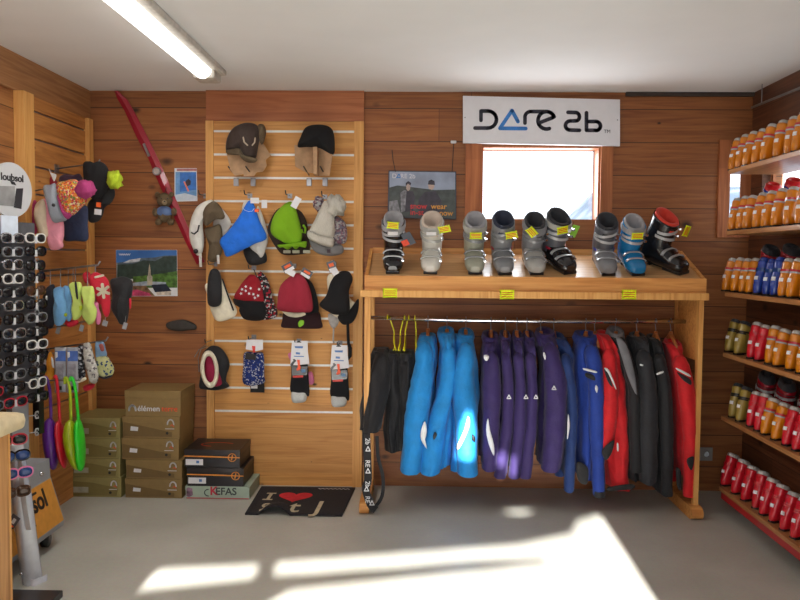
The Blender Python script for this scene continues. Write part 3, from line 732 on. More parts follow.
for i, (x, lab, bx, dx) in enumerate(((506, 'second', 509, -5), (518.5, 'third', 526, -3.5), (530, 'fourth', 536, -4))):
    jacket('ski_jacket', lab + ' purple jacket from the sky blue ones, narrow, small white badge on its sleeve', PUR, [(340, x - 6, x + 6), (356, x - 6, x + 7), (380, x - 5, x + 8), (430, x - 7, x + 8), (472, x - 8, x + 2)],
           [(x, 358, 5.5), (x + 2, 385, 6), (x + 1, 425, 7), (x + dx * .6, 452, 7), (x + dx - 1, 476, 6.5)], (x, 338, 6), [('badge', REFL, [(bx, 397)], FR - .02)], group=GJ, sd=4 + i)
jacket('ski_jacket', 'fifth and widest purple jacket, next to the dark blue one, white flash near its cuff', PUR, [(336, 538, 558), (352, 541, 562), (380, 543, 568), (416, 542, 571), (440, 542, 571), (468, 542, 563)],
       [(551, 352, 9), (555, 380, 12), (555, 425, 12), (550, 468, 10)], (546, 335, 11), [('badge', REFL, [(554, 388)], FR - .035), ('chest_mark', REFL, [(544, 352), (546, 356), (545, 360), (543, 355)], FR - .03), ('flash', REFL, [(568, 414), (570, 425), (568, 438), (567, 436)], FR - .02)], group=GJ, sd=9)
jacket('ski_jacket', 'slim dark blue jacket squeezed behind the widest purple one', DBL, [(340, 554, 570), (356, 560, 576), (400, 566, 578), (440, 566, 577), (478, 566, 574)],
       [(566, 360, 6), (572, 400, 6), (571, 440, 6), (569, 490, 5.5)], (560, 340, 6), [], group=GJ, sd=10, ry=.15)
jacket('ski_jacket', 'royal blue jacket with black hem left of the red one', ROY, [(338, 578, 596), (354, 577, 601), (380, 577, 603), (440, 577, 600), (476, 578, 594)],
       [(592, 354, 9), (596, 385, 9), (597, 430, 8), (599, 494, 6.5)], (587, 338, 12), [('chest_stripe', REFL, [(584, 368), (596, 371), (596, 373), (584, 370)], FR - .0), ('chest_patch', BLACKC, [(586, 373), (596, 376), (596, 381), (586, 377)], FR + .01), ('hem_panel', BLACKC, [(577, 462), (588, 468), (587, 484), (578, 480)], FR + .03), ('zip_pull', REFL, [(596, 385), (598, 388), (597, 393), (595, 389)], FR - .03)], BLACKC, group=GJ, sd=11)
jacket('ski_jacket', 'bright red jacket between the royal blue and grey ones', REDJ, [(336, 600, 613), (352, 603, 620), (380, 606, 627), (430, 606, 631), (489, 609, 633)],
       [(609, 356, 7), (610, 385, 9), (608, 420, 9), (605, 452, 7)], (605, 338, 8), [('shoulder_stripe', REFL, [(604, 368), (609, 370), (616, 387), (615, 388), (608, 373)], FR - .03), ('shoulder_panel', BLACKC, [(604, 370), (607, 371), (613, 387), (608, 382)], FR - .02), ('elbow_panel', BLACKC, [(602, 450), (614, 440), (612, 452), (606, 460)], FR - .01), ('zip', REFL, [(617, 443), (618.5, 444), (618.5, 451), (617, 450)], FR - .01), ('hem_band', BLACKC, [(609, 487), (632, 484), (633, 489), (610, 491)], FR + .03)], group=GJ, sd=12)
jacket('ski_jacket', 'grey-shouldered black jacket beside the bright red one', BLKJ, [(336, 612, 626), (350, 615, 631), (390, 622, 637), (440, 626, 638), (480, 630, 640)],
       [(624, 352, 7), (631, 375, 7), (634, 400, 6), (636, 470, 6)], (617, 334, 9), [('grey_yoke', GRYJ, [(616, 336), (626, 344), (634, 370), (637, 395), (629, 380), (621, 355)], FR - .0)], collar_mat=GRYJ, group=GJ, sd=13)
jacket('ski_jacket', 'plain charcoal jacket between the grey-shouldered one and the longest black one', CHAR, [(338, 634, 650), (354, 636, 654), (400, 638, 658), (440, 638, 660), (482, 638, 660)],
       [(644, 358, 8), (648, 390, 9), (648, 430, 10), (648, 480, 9)], (640, 340, 9), [('chest_mark', REFL, [(640, 364), (643, 364.5), (643, 366), (640, 365.5)], FR - .03)], group=GJ, sd=14)
jacket('ski_jacket', 'longest black jacket, touching the right-hand red one', BLKJ, [(340, 652, 664), (356, 655, 667), (400, 660, 671), (440, 660, 673), (494, 660, 671)],
       [(660, 360, 6), (665, 390, 6.5), (667, 440, 7), (667, 494, 6)], (656, 342, 7), [('chest_mark', REFL, [(657, 373), (663, 371), (663, 373), (657, 375)], FR - .01)], group=GJ, sd=15)
jacket('ski_jacket', 'red jacket with black shoulder panel at the right end of the rail', REDJ, [(345, 669, 680), (360, 671, 689), (380, 674, 694), (430, 676, 695), (474, 678, 690)],
       [(681, 364, 8), (686, 390, 9), (690, 430, 8), (689, 465, 6.5), (688, 495, 5.5)], (675, 346, 8), [('shoulder_stripe', REFL, [(677, 368), (689, 374), (690, 377), (677, 370)], FR - .03), ('shoulder_panel', BLACKC, [(677, 372), (690, 379), (691, 385), (683, 380)], FR - .025), ('elbow_panel', BLACKC, [(687, 459), (694, 457), (692, 470), (688, 466)], FR - .02), ('hem_panel', BLACKC, [(676, 468), (681, 472), (681, 490), (677, 486)], FR + .03)], group=GJ, sd=16)
GH = 'wooden hangers on the clothes rail'
for px, c in ((428, 'first sky blue'), (447, 'middle sky blue'), (466, 'last sky blue'), (491, 'first purple'), (505.5, 'second purple'), (517, 'third purple'), (527, 'fourth purple'), (541, 'fifth and widest purple'),
              (554, 'slim dark blue'), (586, 'royal blue'), (595, 'bright red'), (616, 'grey-shouldered'), (637, 'charcoal'), (656, 'longest black'), (671, 'right-hand red')):
    hanger(px, HW, 'wooden coat hanger holding the ' + c + ' jacket', GH)
GT = 'black ski trousers on yellow hangers'
def trousers(lab, rows, straps=False, sd=0, fwd=0.0):
    t = jacket('ski_trousers', lab, BLACKC, rows, None, None, [], ry=.13, group=GT, cat='trousers', sd=sd, fwd=fwd)
    a = PY((rows[0][1] + rows[0][2]) / 2, rows[0][0] + 3, RAILY); w = (rows[0][2] - rows[0][1]) / 2 * 4.7 / 785
    MB(BLKJ).rings([se_ring((a.x, RAILY - .01, a.z - .02), w * 1.1, .13, 24, 2.3), se_ring((a.x, RAILY - .01, a.z + .02), w * 1.06, .12, 24, 2.3)]).build('waistband', t, True)
    return t
tr = trousers('black ski trousers with printed braces, at the left end of the rail', [(350, 374, 388), (362, 370, 392), (390, 364, 390), (415, 359, 384), (433, 358, 380)], sd=21, fwd=.2)
y = RAILY - .30
def ribbon(pts, w, m, parent, name, yy):
    mb = MB(m); P = catmull([PY(a, b, yy) for a, b in pts], 20, False); rs = []
    for i, p in enumerate(P):
        d = (P[min(i + 1, len(P) - 1)] - P[max(i - 1, 0)]).normalized(); q = d.cross(Vector((0, -1, 0))).normalized() * w / 2
        rs.append([p + q + Vector((0, -.002, 0)), p - q + Vector((0, -.002, 0)), p - q + Vector((0, .002, 0)), p + q + Vector((0, .002, 0))])
    mb.rings(rs); return mb.build(name, parent)
br = ribbon([(366, 428), (367, 450), (368, 478), (366, 490), (371, 505), (376, 510)], .045, BLACKC, tr, 'braces_strap', y)
mb = MB(REFL)
for k, (u, v) in enumerate(((368, 449), (368, 471), (366.5, 489), (372, 503))):
    q = [(u - 2.2, v + 2), (u + 2.2, v + 2), (u, v - 2.4), (u - 2.2, v + 2)]; mb.stroke([PY(a, b, y - .004) for a, b in q], .005, th=.001)
for v, s_ in ((438, '2b'), (460, 'RE'), (481, '2b'), (496, 'RE')):
    mb.text(s_, PY(365.5, v, y - .004), (.0, 0, -1), (1, 0, 0), .038)
o = mb.build('printed_marks', tr); o['label'] = 'white triangles and letters'
ribbon([(377, 436), (378, 456), (383, 478), (382, 496), (375, 506), (371, 500)], .02, BLACKC, tr, 'thin_strap', y + .02)
trousers('black ski trousers between the braced pair and the ones beside the sky blue jackets', [(352, 388, 399), (365, 385, 400), (400, 384, 402), (430, 383, 401), (453, 385, 401)], sd=22)
o = trousers('black ski trousers beside the first sky blue jacket', [(352, 400, 413), (365, 399, 414), (400, 398, 413), (425, 398, 409), (450, 397, 406)], sd=23)
GY = 'yellow plastic hangers'
hanger(386, HY, 'yellow plastic hanger furthest left on the rail', GY, False, .05)
hanger(405.5, HY, 'yellow plastic hanger, left one of the close pair', GY, False, -.03)
hanger(409.5, HY, 'yellow plastic hanger, right one of the close pair', GY, False, -.025)
hanger(414.5, HY, 'yellow plastic hanger nearest the sky blue jackets', GY, False, .01)

# ---------------------------------------------------------------- boot shelves on the right wall
XS = 1.76
SZ = [PX(720, v, XS).z for v in (172.5, 231.5, 291.5, 351.5, 415, 487)]
t = thing('boot_shelving', 'six long wooden shelves on the right wall full of small ski boots', 'shelving', (1.9, -1.3, 0))
for z in SZ: MB(SHELFW).b2((XS, -2.6, z - .024), (XR - .002, -.42, z), .002).build('shelf', t)
MB(plastic('red kickboard', 176, 30, 40)).b2((XS + .004, -2.6, SZ[5] - .062), (XS + .03, -.45, SZ[5] - .025)).build('kickboard', t)['label'] = 'red front board'
MB(SHELFW).b2((XS, -2.62, 0), (XR - .002, -2.6, SZ[0] + .2)).build('end_panel', t)
AMB = plastic('amber shell', 206, 124, 16, .28); REDB = plastic('red shell', 196, 22, 40, .3); BLUB = plastic('blue shell', 34, 62, 150, .25); GOLD = plastic('gold shell', 150, 128, 58, .3); DRED = plastic('dark red shell', 150, 22, 40, .25)
SILV = plastic('silver cuff', 178, 178, 176, .3); STR = plastic('strap red', 190, 40, 50)
KINDS = {'amber': (AMB, AMB, SILV, BG, STR), 'red': (REDB, REDB, SILV, REDB, None), 'blue': (BLUB, BLUB, BLUB, NAV, None), 'gold': (GOLD, GOLD, LD, BLACKP, None),
         'deep red': (DRED, DRED, LD, BG, None), 'navy': (NAV, BLUB, REDB, NAV, None)}
PROTO = {}
ORD = ['nearest the back wall', 'second from the back wall', 'third from the back wall', 'fourth from the back wall', 'fifth from the back wall', 'sixth from the back wall', 'seventh from the back wall', 'eighth from the back wall', 'ninth from the back wall', 'tenth from the back wall', 'eleventh from the back wall', 'twelfth from the back wall']
SN = ['top shelf', 'second shelf from the top', 'third shelf from the top', 'fourth shelf from the top', 'fifth shelf from the top', 'bottom shelf']
def shelf_boot(kind, si, px, X, scl, rz, lab, grp):
    hx = X - .085 if X < 1.9 else X - .04; d = ray(px - (0 if X < 1.9 else 8), 300); y = CAM.y + (hx - CAM.x) / d.x * d.y + (.045 if X < 1.9 else 0)
    loc = (X, y, SZ[si] + .001)
    if kind not in PROTO:
        t = thing('ski_boot', lab, 'ski boot', loc, rz, grp); t.scale = (scl,) * 3
        a = KINDS[kind]; boot_parts(t, a[0], a[1], a[2], a[3], strapm=a[4], detail=False, label=True); PROTO[kind] = t
    else: dup(PROTO[kind], lab, loc, rz, scl, grp)
rows = [[(x, 'amber') for x in (724, 732, 740, 748, 757, 767, 777, 788, 800)],
        [(x, 'amber') for x in (725, 733, 741, 750, 759, 769, 779, 790, 802)],
        [(723, 'amber'), (730, 'amber'), (737, 'amber'), (745, 'amber'), (753, 'blue'), (761, 'blue'), (769, 'blue'), (777.5, 'amber'), (788, 'amber'), (799, 'amber')],
        [(727, 'gold'), (735, 'gold'), (748, 'red'), (756, 'red'), (766, 'amber'), (776, 'amber'), (788, 'amber'), (799, 'amber')],
        [(731, 'gold'), (739, 'gold'), (749, 'red'), (757.5, 'red'), (766.5, 'amber'), (777, 'amber'), (788, 'red'), (799, 'red')],
        [(728, 'red'), (738, 'red'), (748, 'red'), (758, 'red'), (768, 'red'), (778, 'red'), (789, 'red'), (800, 'red')]]
for si, r in enumerate(rows):
    cnt = {}
    for px, k in r:
        i = cnt.get(k, 0); cnt[k] = i + 1
        word = {'amber': 'amber', 'red': 'red', 'blue': 'blue', 'gold': 'gold'}[k]
        lab = '%s boot in front on the %s, %s' % (word, SN[si], ('nearest the back wall' if i == 0 else ORD[i] + ' in its colour')); lab = lab.replace('shelf from the top', 'shelf down').replace('from the back wall in its colour', 'of its colour from the back')
        shelf_boot(k, si, px + random.uniform(-.6, .6), XS + .095, .57 + random.uniform(-.015, .015), 2.05 + random.uniform(-.15, .15), lab, '%s boots on the %s' % (word, SN[si]))
for si, k, xs, word in ((1, 'navy', (771, 791, 815), 'blue boot with red collar'), (2, 'deep red', (771, 791, 815), 'dark red boot'), (4, 'deep red', (771, 791, 815), 'deep red boot')):
    for i, px in enumerate(xs[:3]):
        shelf_boot(k, si, px, 1.975, .80, random.uniform(-.1, .1), 'larger %s behind on the %s, %s' % (word, SN[si].replace(' from the top', ' down'), ('furthest from the camera', 'in the middle', 'nearest the camera')[i]), 'larger boots behind on the ' + SN[si])
t = tag(MB(plastic('socket plastic', 150, 146, 140), BLACKP).box(PY(706, 454, -.008), (.08, .014, .085), bevel=.004).use(BLACKP).cyl(PY(706, 454, -.018), PY(706, 454, -.01), .018).build('wall_socket'), 'grey wall socket on the back wall right of the clothes rack', 'socket')
# ---------------------------------------------------------------- cardboard heads with hats
A6 = lambda p: crop(180, 110, 4.21, p)
C6 = lambda p: crop(180, 180, 6.667, p)
C7 = lambda p: crop(260, 180, 6.667, p)
C8 = lambda p: crop(190, 250, 4.706, p)
R4 = lambda p: crop(190, 330, 6.667, p)
R5 = lambda p: crop(270, 330, 6.667, p)
R6 = lambda p: crop(310, 333, 6.667, p)
KB = cloth('brown cloth', 58, 44, 38); FURB = knit('brown fur', 116, 100, 78, 60); CARD = plain('beige cardboard', S(178, 142, 108), .8)
def bpx(mb, px, y, th):
    mb.poly([PY(u, v, y) for u, v in px], (0, -1, 0), th); return mb
def outl(name, px, y, mat, parent, th=.03, wr=.12, smooth=True, back=.5, n=48, tilt=0):
    mb = MB(mat); puff(mb, px, y, th, back, n, smooth, wr, tilt=tilt); return mb.build(name, parent, True)
def one(name, label, cat, px, y, mat, th=.03, wr=.12, group=None, **k):
    """thing whose main mesh is a puffed shape; returns the empty"""
    W = [PY(u, v, y) for u, v in px]; c = (sum(p.x for p in W) / len(W), y, min(p.z for p in W))
    t = thing(name, label, cat, c, 0, group)
    return t
def ellip(cx, cy, rx, ry, n=12, a=0.0):
    return [(cx + rx * math.cos(2 * PI * i / n) * math.cos(a) - ry * math.sin(2 * PI * i / n) * math.sin(a), cy + rx * math.cos(2 * PI * i / n) * math.sin(a) + ry * math.sin(2 * PI * i / n) * math.cos(a)) for i in range(n)]
def sqz(y0, y1): return y0
def head(lab, plates, prongs, cx):
    c = PY(cx, 176, -.15); t = thing('head_display', lab, 'display head', (c.x, -.12, c.z), 0, 'cardboard head displays on the slatwall')
    for px, y, th, tl in plates:
        mb = MB(CARD); pts = [PY(u, v, y) for u, v in px]; cxx = sum(p.x for p in pts) / len(pts)
        pts = [p + Vector((0, tl * (p.x - cxx), 0)) for p in pts]
        mb.poly(pts, (0, -1, 0), th); mb.build('cardboard_plate', t)
    for px, py in prongs:
        p = PY(px, py, -.04)
        MB(STEEL).box((p.x, -.036, p.z), (.032, .01, .05), bevel=.002).build('bracket', t)
        q = PY(px, py - 7, -.04)
        MB(BLACKP).tube([(q.x, -.04, q.z), (q.x, -.14, q.z + .01), (q.x - .01, -.2, q.z + .035)], .004, 8).build('prong', t, True)
    return t
head('beige cardboard head on the left, wearing the brown trapper hat',
     [(A6([(200, 175), (262, 178), (275, 215), (268, 235), (275, 265), (232, 278), (214, 250)]), -.16, .006, .5),
      (A6([(262, 120), (335, 120), (378, 188), (357, 208), (362, 232), (345, 260), (322, 262), (312, 277), (272, 280), (268, 200)]), -.13, .006, .35)], [(236, 182), (253, 182)], 247)
head('beige cardboard head on the right, wearing the black beanie',
     [(A6([(485, 150), (572, 155), (572, 265), (528, 262), (488, 240)]), -.14, .006, .5), (A6([(572, 155), (645, 180), (632, 278), (575, 275)]), -.14, .006, -.5),
      (A6([(560, 155), (577, 155), (577, 272), (562, 270)]), -.2, .1, 0)], [(309, 182), (325, 182)], 315)
def hook(px, py, lab, L=.17, y0=-.03):
    p = PY(px, py, y0)
    t = thing('slatwall_hook', lab, 'hook', (p.x, y0, p.z), 0, 'hooks on the pine slatwall')
    MB(BLACKP).tube([(p.x, y0 - .004, p.z), (p.x, y0 - L * .9, p.z), (p.x, y0 - L, p.z + .022)], .0035, 8).build('arm', t, True)
    MB(STEEL).box((p.x, y0 - .002, p.z), (.03, .006, .03), bevel=.001).build('plate', t)
for u, v, l in ((206, 196, 'holding the white trapper hat'), (250, 196, 'holding the bright blue hat'), (290, 196, 'holding the lime green hat'), (325, 197, 'holding the pale knitted pompom hat'),
                (215, 264, 'holding the black headband and cream neck warmer'), (254, 268, 'holding the red hat with stars'), (294, 266, 'holding the raspberry knitted beanie'), (334, 264, 'holding the black peruvian hat'),
                (212, 340, 'holding the cream ring-shaped neck warmer'), (254, 337, 'holding the patterned blue socks'), (299, 341, 'holding the left packet of black ski socks'), (340, 343, 'holding the right packet of black ski socks')):
    hook(u, v, 'small black slatwall hook ' + l)

t = one('trapper_hat', 'dark brown trapper hat with fur flap on the left cardboard head', 'hat', A6([(195, 155), (330, 60)]), -.15, KB)
outl('crown', A6([(193, 160), (203, 110), (232, 72), (280, 54), (322, 62), (340, 95), (332, 140), (325, 180), (318, 205), (296, 215), (272, 200), (252, 172), (205, 178)]), -.17, KB, t, .08, .05)
outl('fur_lining', A6([(198, 168), (252, 162), (272, 190), (296, 208), (325, 205), (318, 220), (290, 222), (264, 208), (248, 182), (202, 186)]), -.2, FURB, t, .045, .4)
outl('fur_flap', A6([(330, 64), (352, 62), (362, 90), (355, 130), (342, 145), (332, 110)]), -.16, FURB, t, .04, .4)
mb = MB(plain('badge beige', S(180, 165, 145), .7)); mb.stroke([PY(u, v, -.262) for u, v in A6([(266, 115), (270, 135), (284, 148)])], .008, th=.004); mb.stroke([PY(u, v, -.262) for u, v in A6([(316, 118), (314, 136), (304, 148)])], .008, th=.004); mb.build('crest_mark', t)
t = one('beanie', 'black beanie on the right cardboard head', 'hat', A6([(497, 155), (650, 60)]), -.15, BLACKC)
outl('crown', A6([(495, 155), (508, 115), (528, 76), (565, 63), (618, 66), (645, 90), (652, 145), (645, 188), (600, 166), (575, 158), (530, 156)]), -.16, knit('black knit', 22, 22, 26), t, .08, .05)

# ---- hats, first hanging row
yA = -.13
t = one('trapper_hat', 'white trapper hat lined with brown fur, hanging at the left of its row', 'hat', C6([(62, 130), (300, 580)]), yA, WHITE)
WC = cloth('off white cloth', 214, 212, 206)
outl('shell', C6([(205, 132), (150, 150), (105, 190), (72, 270), (62, 375), (88, 460), (115, 503), (150, 480), (160, 400), (152, 300), (170, 205), (225, 150)]), yA - .03, WC, t, .035)
outl('inner_flap', C6([(240, 170), (300, 215), (340, 290), (300, 370), (262, 400), (220, 330)]), yA + .03, WC, t, .02)
outl('fur_lining', C6([(215, 143), (262, 165), (298, 235), (285, 262), (235, 265), (180, 305), (155, 270), (160, 195)]), yA - .045, FURB, t, .045, .4)
outl('fur_lining', C6([(165, 330), (215, 310), (270, 300), (285, 400), (278, 490), (235, 545), (185, 530), (195, 440)]), yA - .01, FURB, t, .045, .4)
for a, b in (((135, 490), (138, 580)), ((253, 500), (256, 560))):
    MB(WC).tube([PY(*C6([a])[0], yA - .04), PY(*C6([b])[0], yA - .04)], .009, 8).build('chin_strap', t, True)
MB(BLACKP).ball(PY(*C6([(105, 475)])[0], yA - .075), .016).build('popper', t, True)
mb = MB(BLACKC); mb.tube([PY(u, v, yA - .07) for u, v in C6([(75, 350), (95, 360), (118, 340), (128, 300)])], .005, 6).build('side_trim', t, True)
BLC = cloth('bright blue fleece', 20, 110, 222)
t = one('fleece_hat', 'bright blue pointed fleece hat hanging beside the white trapper hat', 'hat', C6([(265, 140), (580, 510)]), yA, BLC)
outl('crown', C6([(455, 140), (492, 158), (530, 270), (580, 385), (500, 425), (430, 462), (318, 512), (290, 470), (265, 402), (330, 330), (400, 230)]), yA - .05, BLC, t, .03, .1)
MB(WHITE).box(PY(*C6([(498, 137)])[0], yA - .09), (.052, .002, .034)).build('swing_tag', t); MB(plain('tag orange', S(236, 100, 40), .5)).box(PY(*C6([(512, 203)])[0], yA - .085), (.026, .002, .02)).build('swing_tag', t)
mb = MB(WHITE); mb.tube([PY(u, v, yA - .088) for u, v in C6([(418, 185), (430, 200), (455, 210), (480, 208), (495, 190)])], .0012, 6).build('tag_string', t)
t = one('hat', 'white hat with black edge hanging behind the bright blue fleece hat', 'hat', C6([(500, 200), (570, 560)]), yA, WC)
outl('crown', C6([(515, 175), (545, 220), (578, 320), (588, 390), (572, 460), (545, 520), (515, 495), (460, 430), (500, 300)]), yA + .01, WC, t, .03)
outl('brim', C6([(425, 462), (500, 440), (568, 480), (578, 540), (540, 562), (470, 568), (440, 530)]), yA + .03, BLACKC, t, .03)
MB(WHITE).box(PY(*C6([(562, 160)])[0], yA - .02), (.034, .002, .05)).build('swing_tag', t)
outl('lining', C6([(425, 150), (455, 140), (470, 160), (430, 210), (412, 200)]), yA + .02, WC, t, .015)
LIM = knit('lime knit', 142, 200, 28, 70)
t = one('knitted_hat', 'lime green hat with fringed edge hanging on the pine slatwall', 'hat', C7([(70, 145), (310, 470)]), yA, LIM)
outl('crown', C7([(190, 145), (218, 155), (248, 220), (272, 310), (280, 380), (262, 425), (205, 435), (150, 412), (85, 370), (70, 320), (92, 240), (140, 180)]), yA - .05, LIM, t, .045, .15)
outl('fringe', C7([(118, 432), (180, 425), (250, 415), (308, 408), (312, 430), (300, 452), (270, 440), (240, 462), (215, 445), (185, 465), (150, 448), (130, 452)]), yA - .045, LIM, t, .04, .3)
MB(WHITE).box(PY(*C7([(240, 150)])[0], yA - .1), (.04, .002, .07), (0, .5, 0)).build('swing_tag', t)
BRK = knit('dark brown knit', 62, 48, 40, 70)
t = one('knitted_hat', 'dark brown hat with a green crest hanging behind the lime green hat', 'hat', C7([(50, 200), (330, 490)]), yA, BRK)
outl('crown', C7([(110, 200), (180, 180), (260, 200), (305, 260), (325, 360), (332, 470), (280, 495), (160, 498), (110, 455), (60, 370), (52, 310)]), yA + .0, BRK, t, .035)
MB(LIM).tube([PY(u, v, yA - .062) for u, v in C7([(288, 300), (302, 320), (300, 355), (282, 350), (276, 330)])], .007, 8).build('crest', t, True)
for u in (180, 240, 312): MB(plain('fringe pale', S(170, 168, 150), .8)).box(PY(*C7([(u, 478)])[0], yA - .035), (.045, .012, .02), bevel=.004).build('pale_edging', t)
PALE = knit('pale grey cable knit', 222, 218, 206, 45)
t = one('pompom_hat', 'pale cream cable-knit hat with a large pompom', 'hat', C7([(325, 120), (560, 440)]), yA, PALE)
outl('crown', C7([(430, 140), (478, 165), (496, 250), (490, 380), (400, 385), (332, 345), (365, 265), (400, 190)]), yA - .06, PALE, t, .045, .12)
outl('turn_up', C7([(325, 335), (400, 370), (490, 385), (482, 445), (405, 432), (322, 388)]), yA - .065, PALE, t, .055, .1)
MB(PALE).ball(PY(*C7([(508, 172)])[0], yA - .07), .052, 3, (1, .9, 1.2), .7, 90).build('pompom', t, True)
VAR = knit('variegated mauve knit', 150, 130, 140, 60, [(150, 110, 124), (120, 118, 134), (176, 160, 160), (110, 84, 96), (190, 190, 190)])
t = one('pompom_hat', 'mauve and grey flecked pompom hat behind the pale cream one', 'hat', C7([(395, 120), (580, 430)]), yA, VAR)
outl('crown', C7([(420, 200), (500, 230), (565, 280), (582, 370), (560, 425), (480, 420), (440, 300)]), yA + .0, VAR, t, .035, .2)
MB(VAR).ball(PY(*C7([(395, 160)])[0], yA - .0), .036, 3, (1, .9, 1.2), .5, 60).build('pompom', t, True)
LGK = knit('mid grey knit', 146, 146, 148, 70)
t = one('beanie', 'mid grey beanie with small dark patch below the pale cream pompom hat', 'hat', C7([(340, 420), (550, 500)]), yA, LGK)
outl('crown', C7([(330, 395), (400, 430), (500, 425), (552, 440), (550, 488), (480, 506), (400, 495), (350, 460)]), yA - .02, LGK, t, .04)
MB(plain('patch dark', S(60, 44, 50), .6)).box(PY(*C7([(458, 474)])[0], yA - .064), (.022, .004, .022)).build('patch', t)

# ---- second hanging row
t = one('headband', 'black fleece headband loop hanging left on the pine slatwall', 'headband', C8([(80, 95), (150, 265)]), yA, BLACKC)
outl('band', C8([(100, 92), (130, 92), (147, 130), (150, 230), (138, 262), (100, 266), (82, 240), (84, 140)]), yA - .06, BLACKC, t, .03)
CRM = cloth('cream fleece', 232, 224, 200)
t = one('neck_warmer', 'cream fleece neck warmer with black edge hanging behind the black headband', 'neck warmer', C8([(70, 160), (220, 330)]), yA, CRM)
outl('tube', C8([(70, 165), (110, 150), (150, 140), (190, 225), (222, 288), (195, 322), (130, 335), (100, 290), (85, 220)]), yA - .01, CRM, t, .03)
MB(BLACKC).tube([PY(u, v, yA - .045) for u, v in C8([(152, 135), (170, 190), (205, 285)])], .005, 6).build('edging', t)
REDK = knit('red star knit', 176, 26, 44, 80)
def stars(t, pts, m, y, r=.006):
    mb = MB(m)
    for u, v in pts:
        c = PY(u, v, y); mb.poly([c + Vector(((r if k % 2 else r * .45) * math.cos(k * PI / 5), 0, (r if k % 2 else r * .45) * math.sin(k * PI / 5))) for k in range(10)], (0, -1, 0), .003)
    mb.build('star_pattern', t)
t = one('knitted_hat', 'red hat with white stars and wide black band', 'hat', C8([(205, 115), (350, 325)]), yA, REDK)
outl('crown', C8([(285, 115), (318, 128), (335, 170), (345, 245), (280, 245), (208, 228), (235, 170), (262, 135)]), yA - .05, REDK, t, .035)
outl('band', C8([(205, 228), (260, 235), (345, 240), (350, 325), (262, 328), (232, 290), (232, 270), (210, 255)]), yA - .05, knit('black knit', 22, 22, 26), t, .04)
stars(t, C8([(245, 185), (262, 172), (262, 192), (240, 205), (285, 180), (278, 205), (298, 208), (325, 185), (320, 215), (305, 225)]), WHITE, yA - .088, .010)
MB(BLACKP).tube([PY(u, v, yA - .06) for u, v in C8([(300, 90), (308, 110), (315, 130)])], .003, 6).build('tag_loop', t)
PAT = knit('black red pattern knit', 60, 20, 26, 60, [(26, 24, 28), (40, 36, 40), (26, 24, 28), (170, 30, 50), (200, 196, 196)])
t = one('knitted_hat', 'dark hat patterned red and white behind the starred red hat', 'hat', C8([(330, 115), (410, 325)]), yA, PAT)
outl('crown', C8([(320, 110), (350, 115), (372, 155), (395, 240), (412, 290), (400, 318), (330, 325), (300, 240)]), yA - .0, PAT, t, .035)
RAS = knit('raspberry cable knit', 178, 46, 68, 45)
t = one('beanie', 'raspberry red cable-knit beanie with two swing tags', 'hat', C8([(410, 115), (577, 293)]), yA, RAS)
outl('crown', C8([(490, 113), (530, 122), (562, 175), (578, 280), (520, 294), (420, 285), (411, 245), (428, 165)]), yA - .06, RAS, t, .05, .1)
def swing(t, c, y, rot, w=.05, h=.06, m=None):
    mb = MB(BLACKP, WHITE); p = PY(*c, y); mb.use(BLACKP).box(p, (w, .002, h), (0, rot, 0)); M = Matrix.Rotation(rot, 3, 'Y')
    mb.use(plain('tag orange', S(236, 100, 40), .5)).box(p + M @ Vector((0, -.0015, h * .15)), (w * .6, .002, h * .3), (0, rot, 0)); mb.use(WHITE).box(p + M @ Vector((.0, -.0015, -h * .3)), (w * .9, .002, h * .35), (0, rot, 0)); mb.build('swing_tag', t)
swing(t, C8([(462, 82)])[0], yA - .09, -.5, .07, .055); MB(WHITE).box(PY(*C8([(478, 108)])[0], yA - .1), (.045, .002, .035), (0, .5, 0)).build('paper_label', t)
t = one('beanie', 'black beanie with cream lining hanging behind the raspberry one', 'hat', C8([(440, 130), (605, 315)]), yA, BLACKC)
outl('crown', C8([(500, 130), (560, 140), (590, 190), (607, 280), (580, 298), (520, 300), (470, 220)]), yA - .0, knit('black knit', 22, 22, 26), t, .035)
outl('cream_edge', C8([(432, 280), (500, 292), (560, 290), (540, 308), (500, 318), (455, 308)]), yA - .0, CRM, t, .025)
swing(t, C8([(548, 110)])[0], yA - .05, .5, .07, .05)
DBR = knit('maroon brown knit', 56, 30, 36, 80)
t = one('beanie', 'dark maroon beanie with a green leaf badge, lowest of its hook', 'hat', C8([(430, 300), (620, 366)]), yA, DBR)
outl('crown', C8([(442, 295), (500, 298), (570, 290), (605, 288), (618, 330), (620, 366), (560, 371), (470, 368), (430, 362), (434, 330)]), yA + .02, DBR, t, .03, .05)
outl('leaf_badge', C8([(512, 360), (508, 345), (518, 330), (535, 332), (535, 350), (520, 362)]), yA - .012, plain('leaf green', S(140, 210, 40), .5), t, .006, 0)
BKK = knit('black peruvian knit', 26, 26, 30, 55)
t = one('peruvian_hat', 'black knitted hat with ear flaps and a long braid, right end of its row', 'hat', C8([(608, 95), (770, 305)]), yA, BKK)
outl('crown', C8([(690, 112), (720, 98), (752, 105), (766, 140), (748, 195), (750, 292), (690, 305), (650, 290), (608, 258), (640, 215), (662, 150)]), yA - .06, BKK, t, .045)
outl('brim', C8([(700, 305), (750, 280), (792, 230), (790, 290), (765, 340), (725, 352), (700, 330)]), yA - .0, BKK, t, .03)
MB(BKK).tube([PY(u, v, yA - .02) for u, v in C8([(742, 340), (744, 400), (746, 440)])] + [PY(u, v, yA - .03) for u, v in [(350, 348), (350, 356), (348, 360)]], [.009, .009, .009, .012, .012, .004], 8).build('braid', t, True)
swing(t, C8([(668, 78)])[0], yA - .08, -.35, .05, .07); MB(WHITE).box(PY(*C8([(683, 105)])[0], yA - .11), (.04, .002, .03), (0, -.5, 0)).build('paper_label', t)
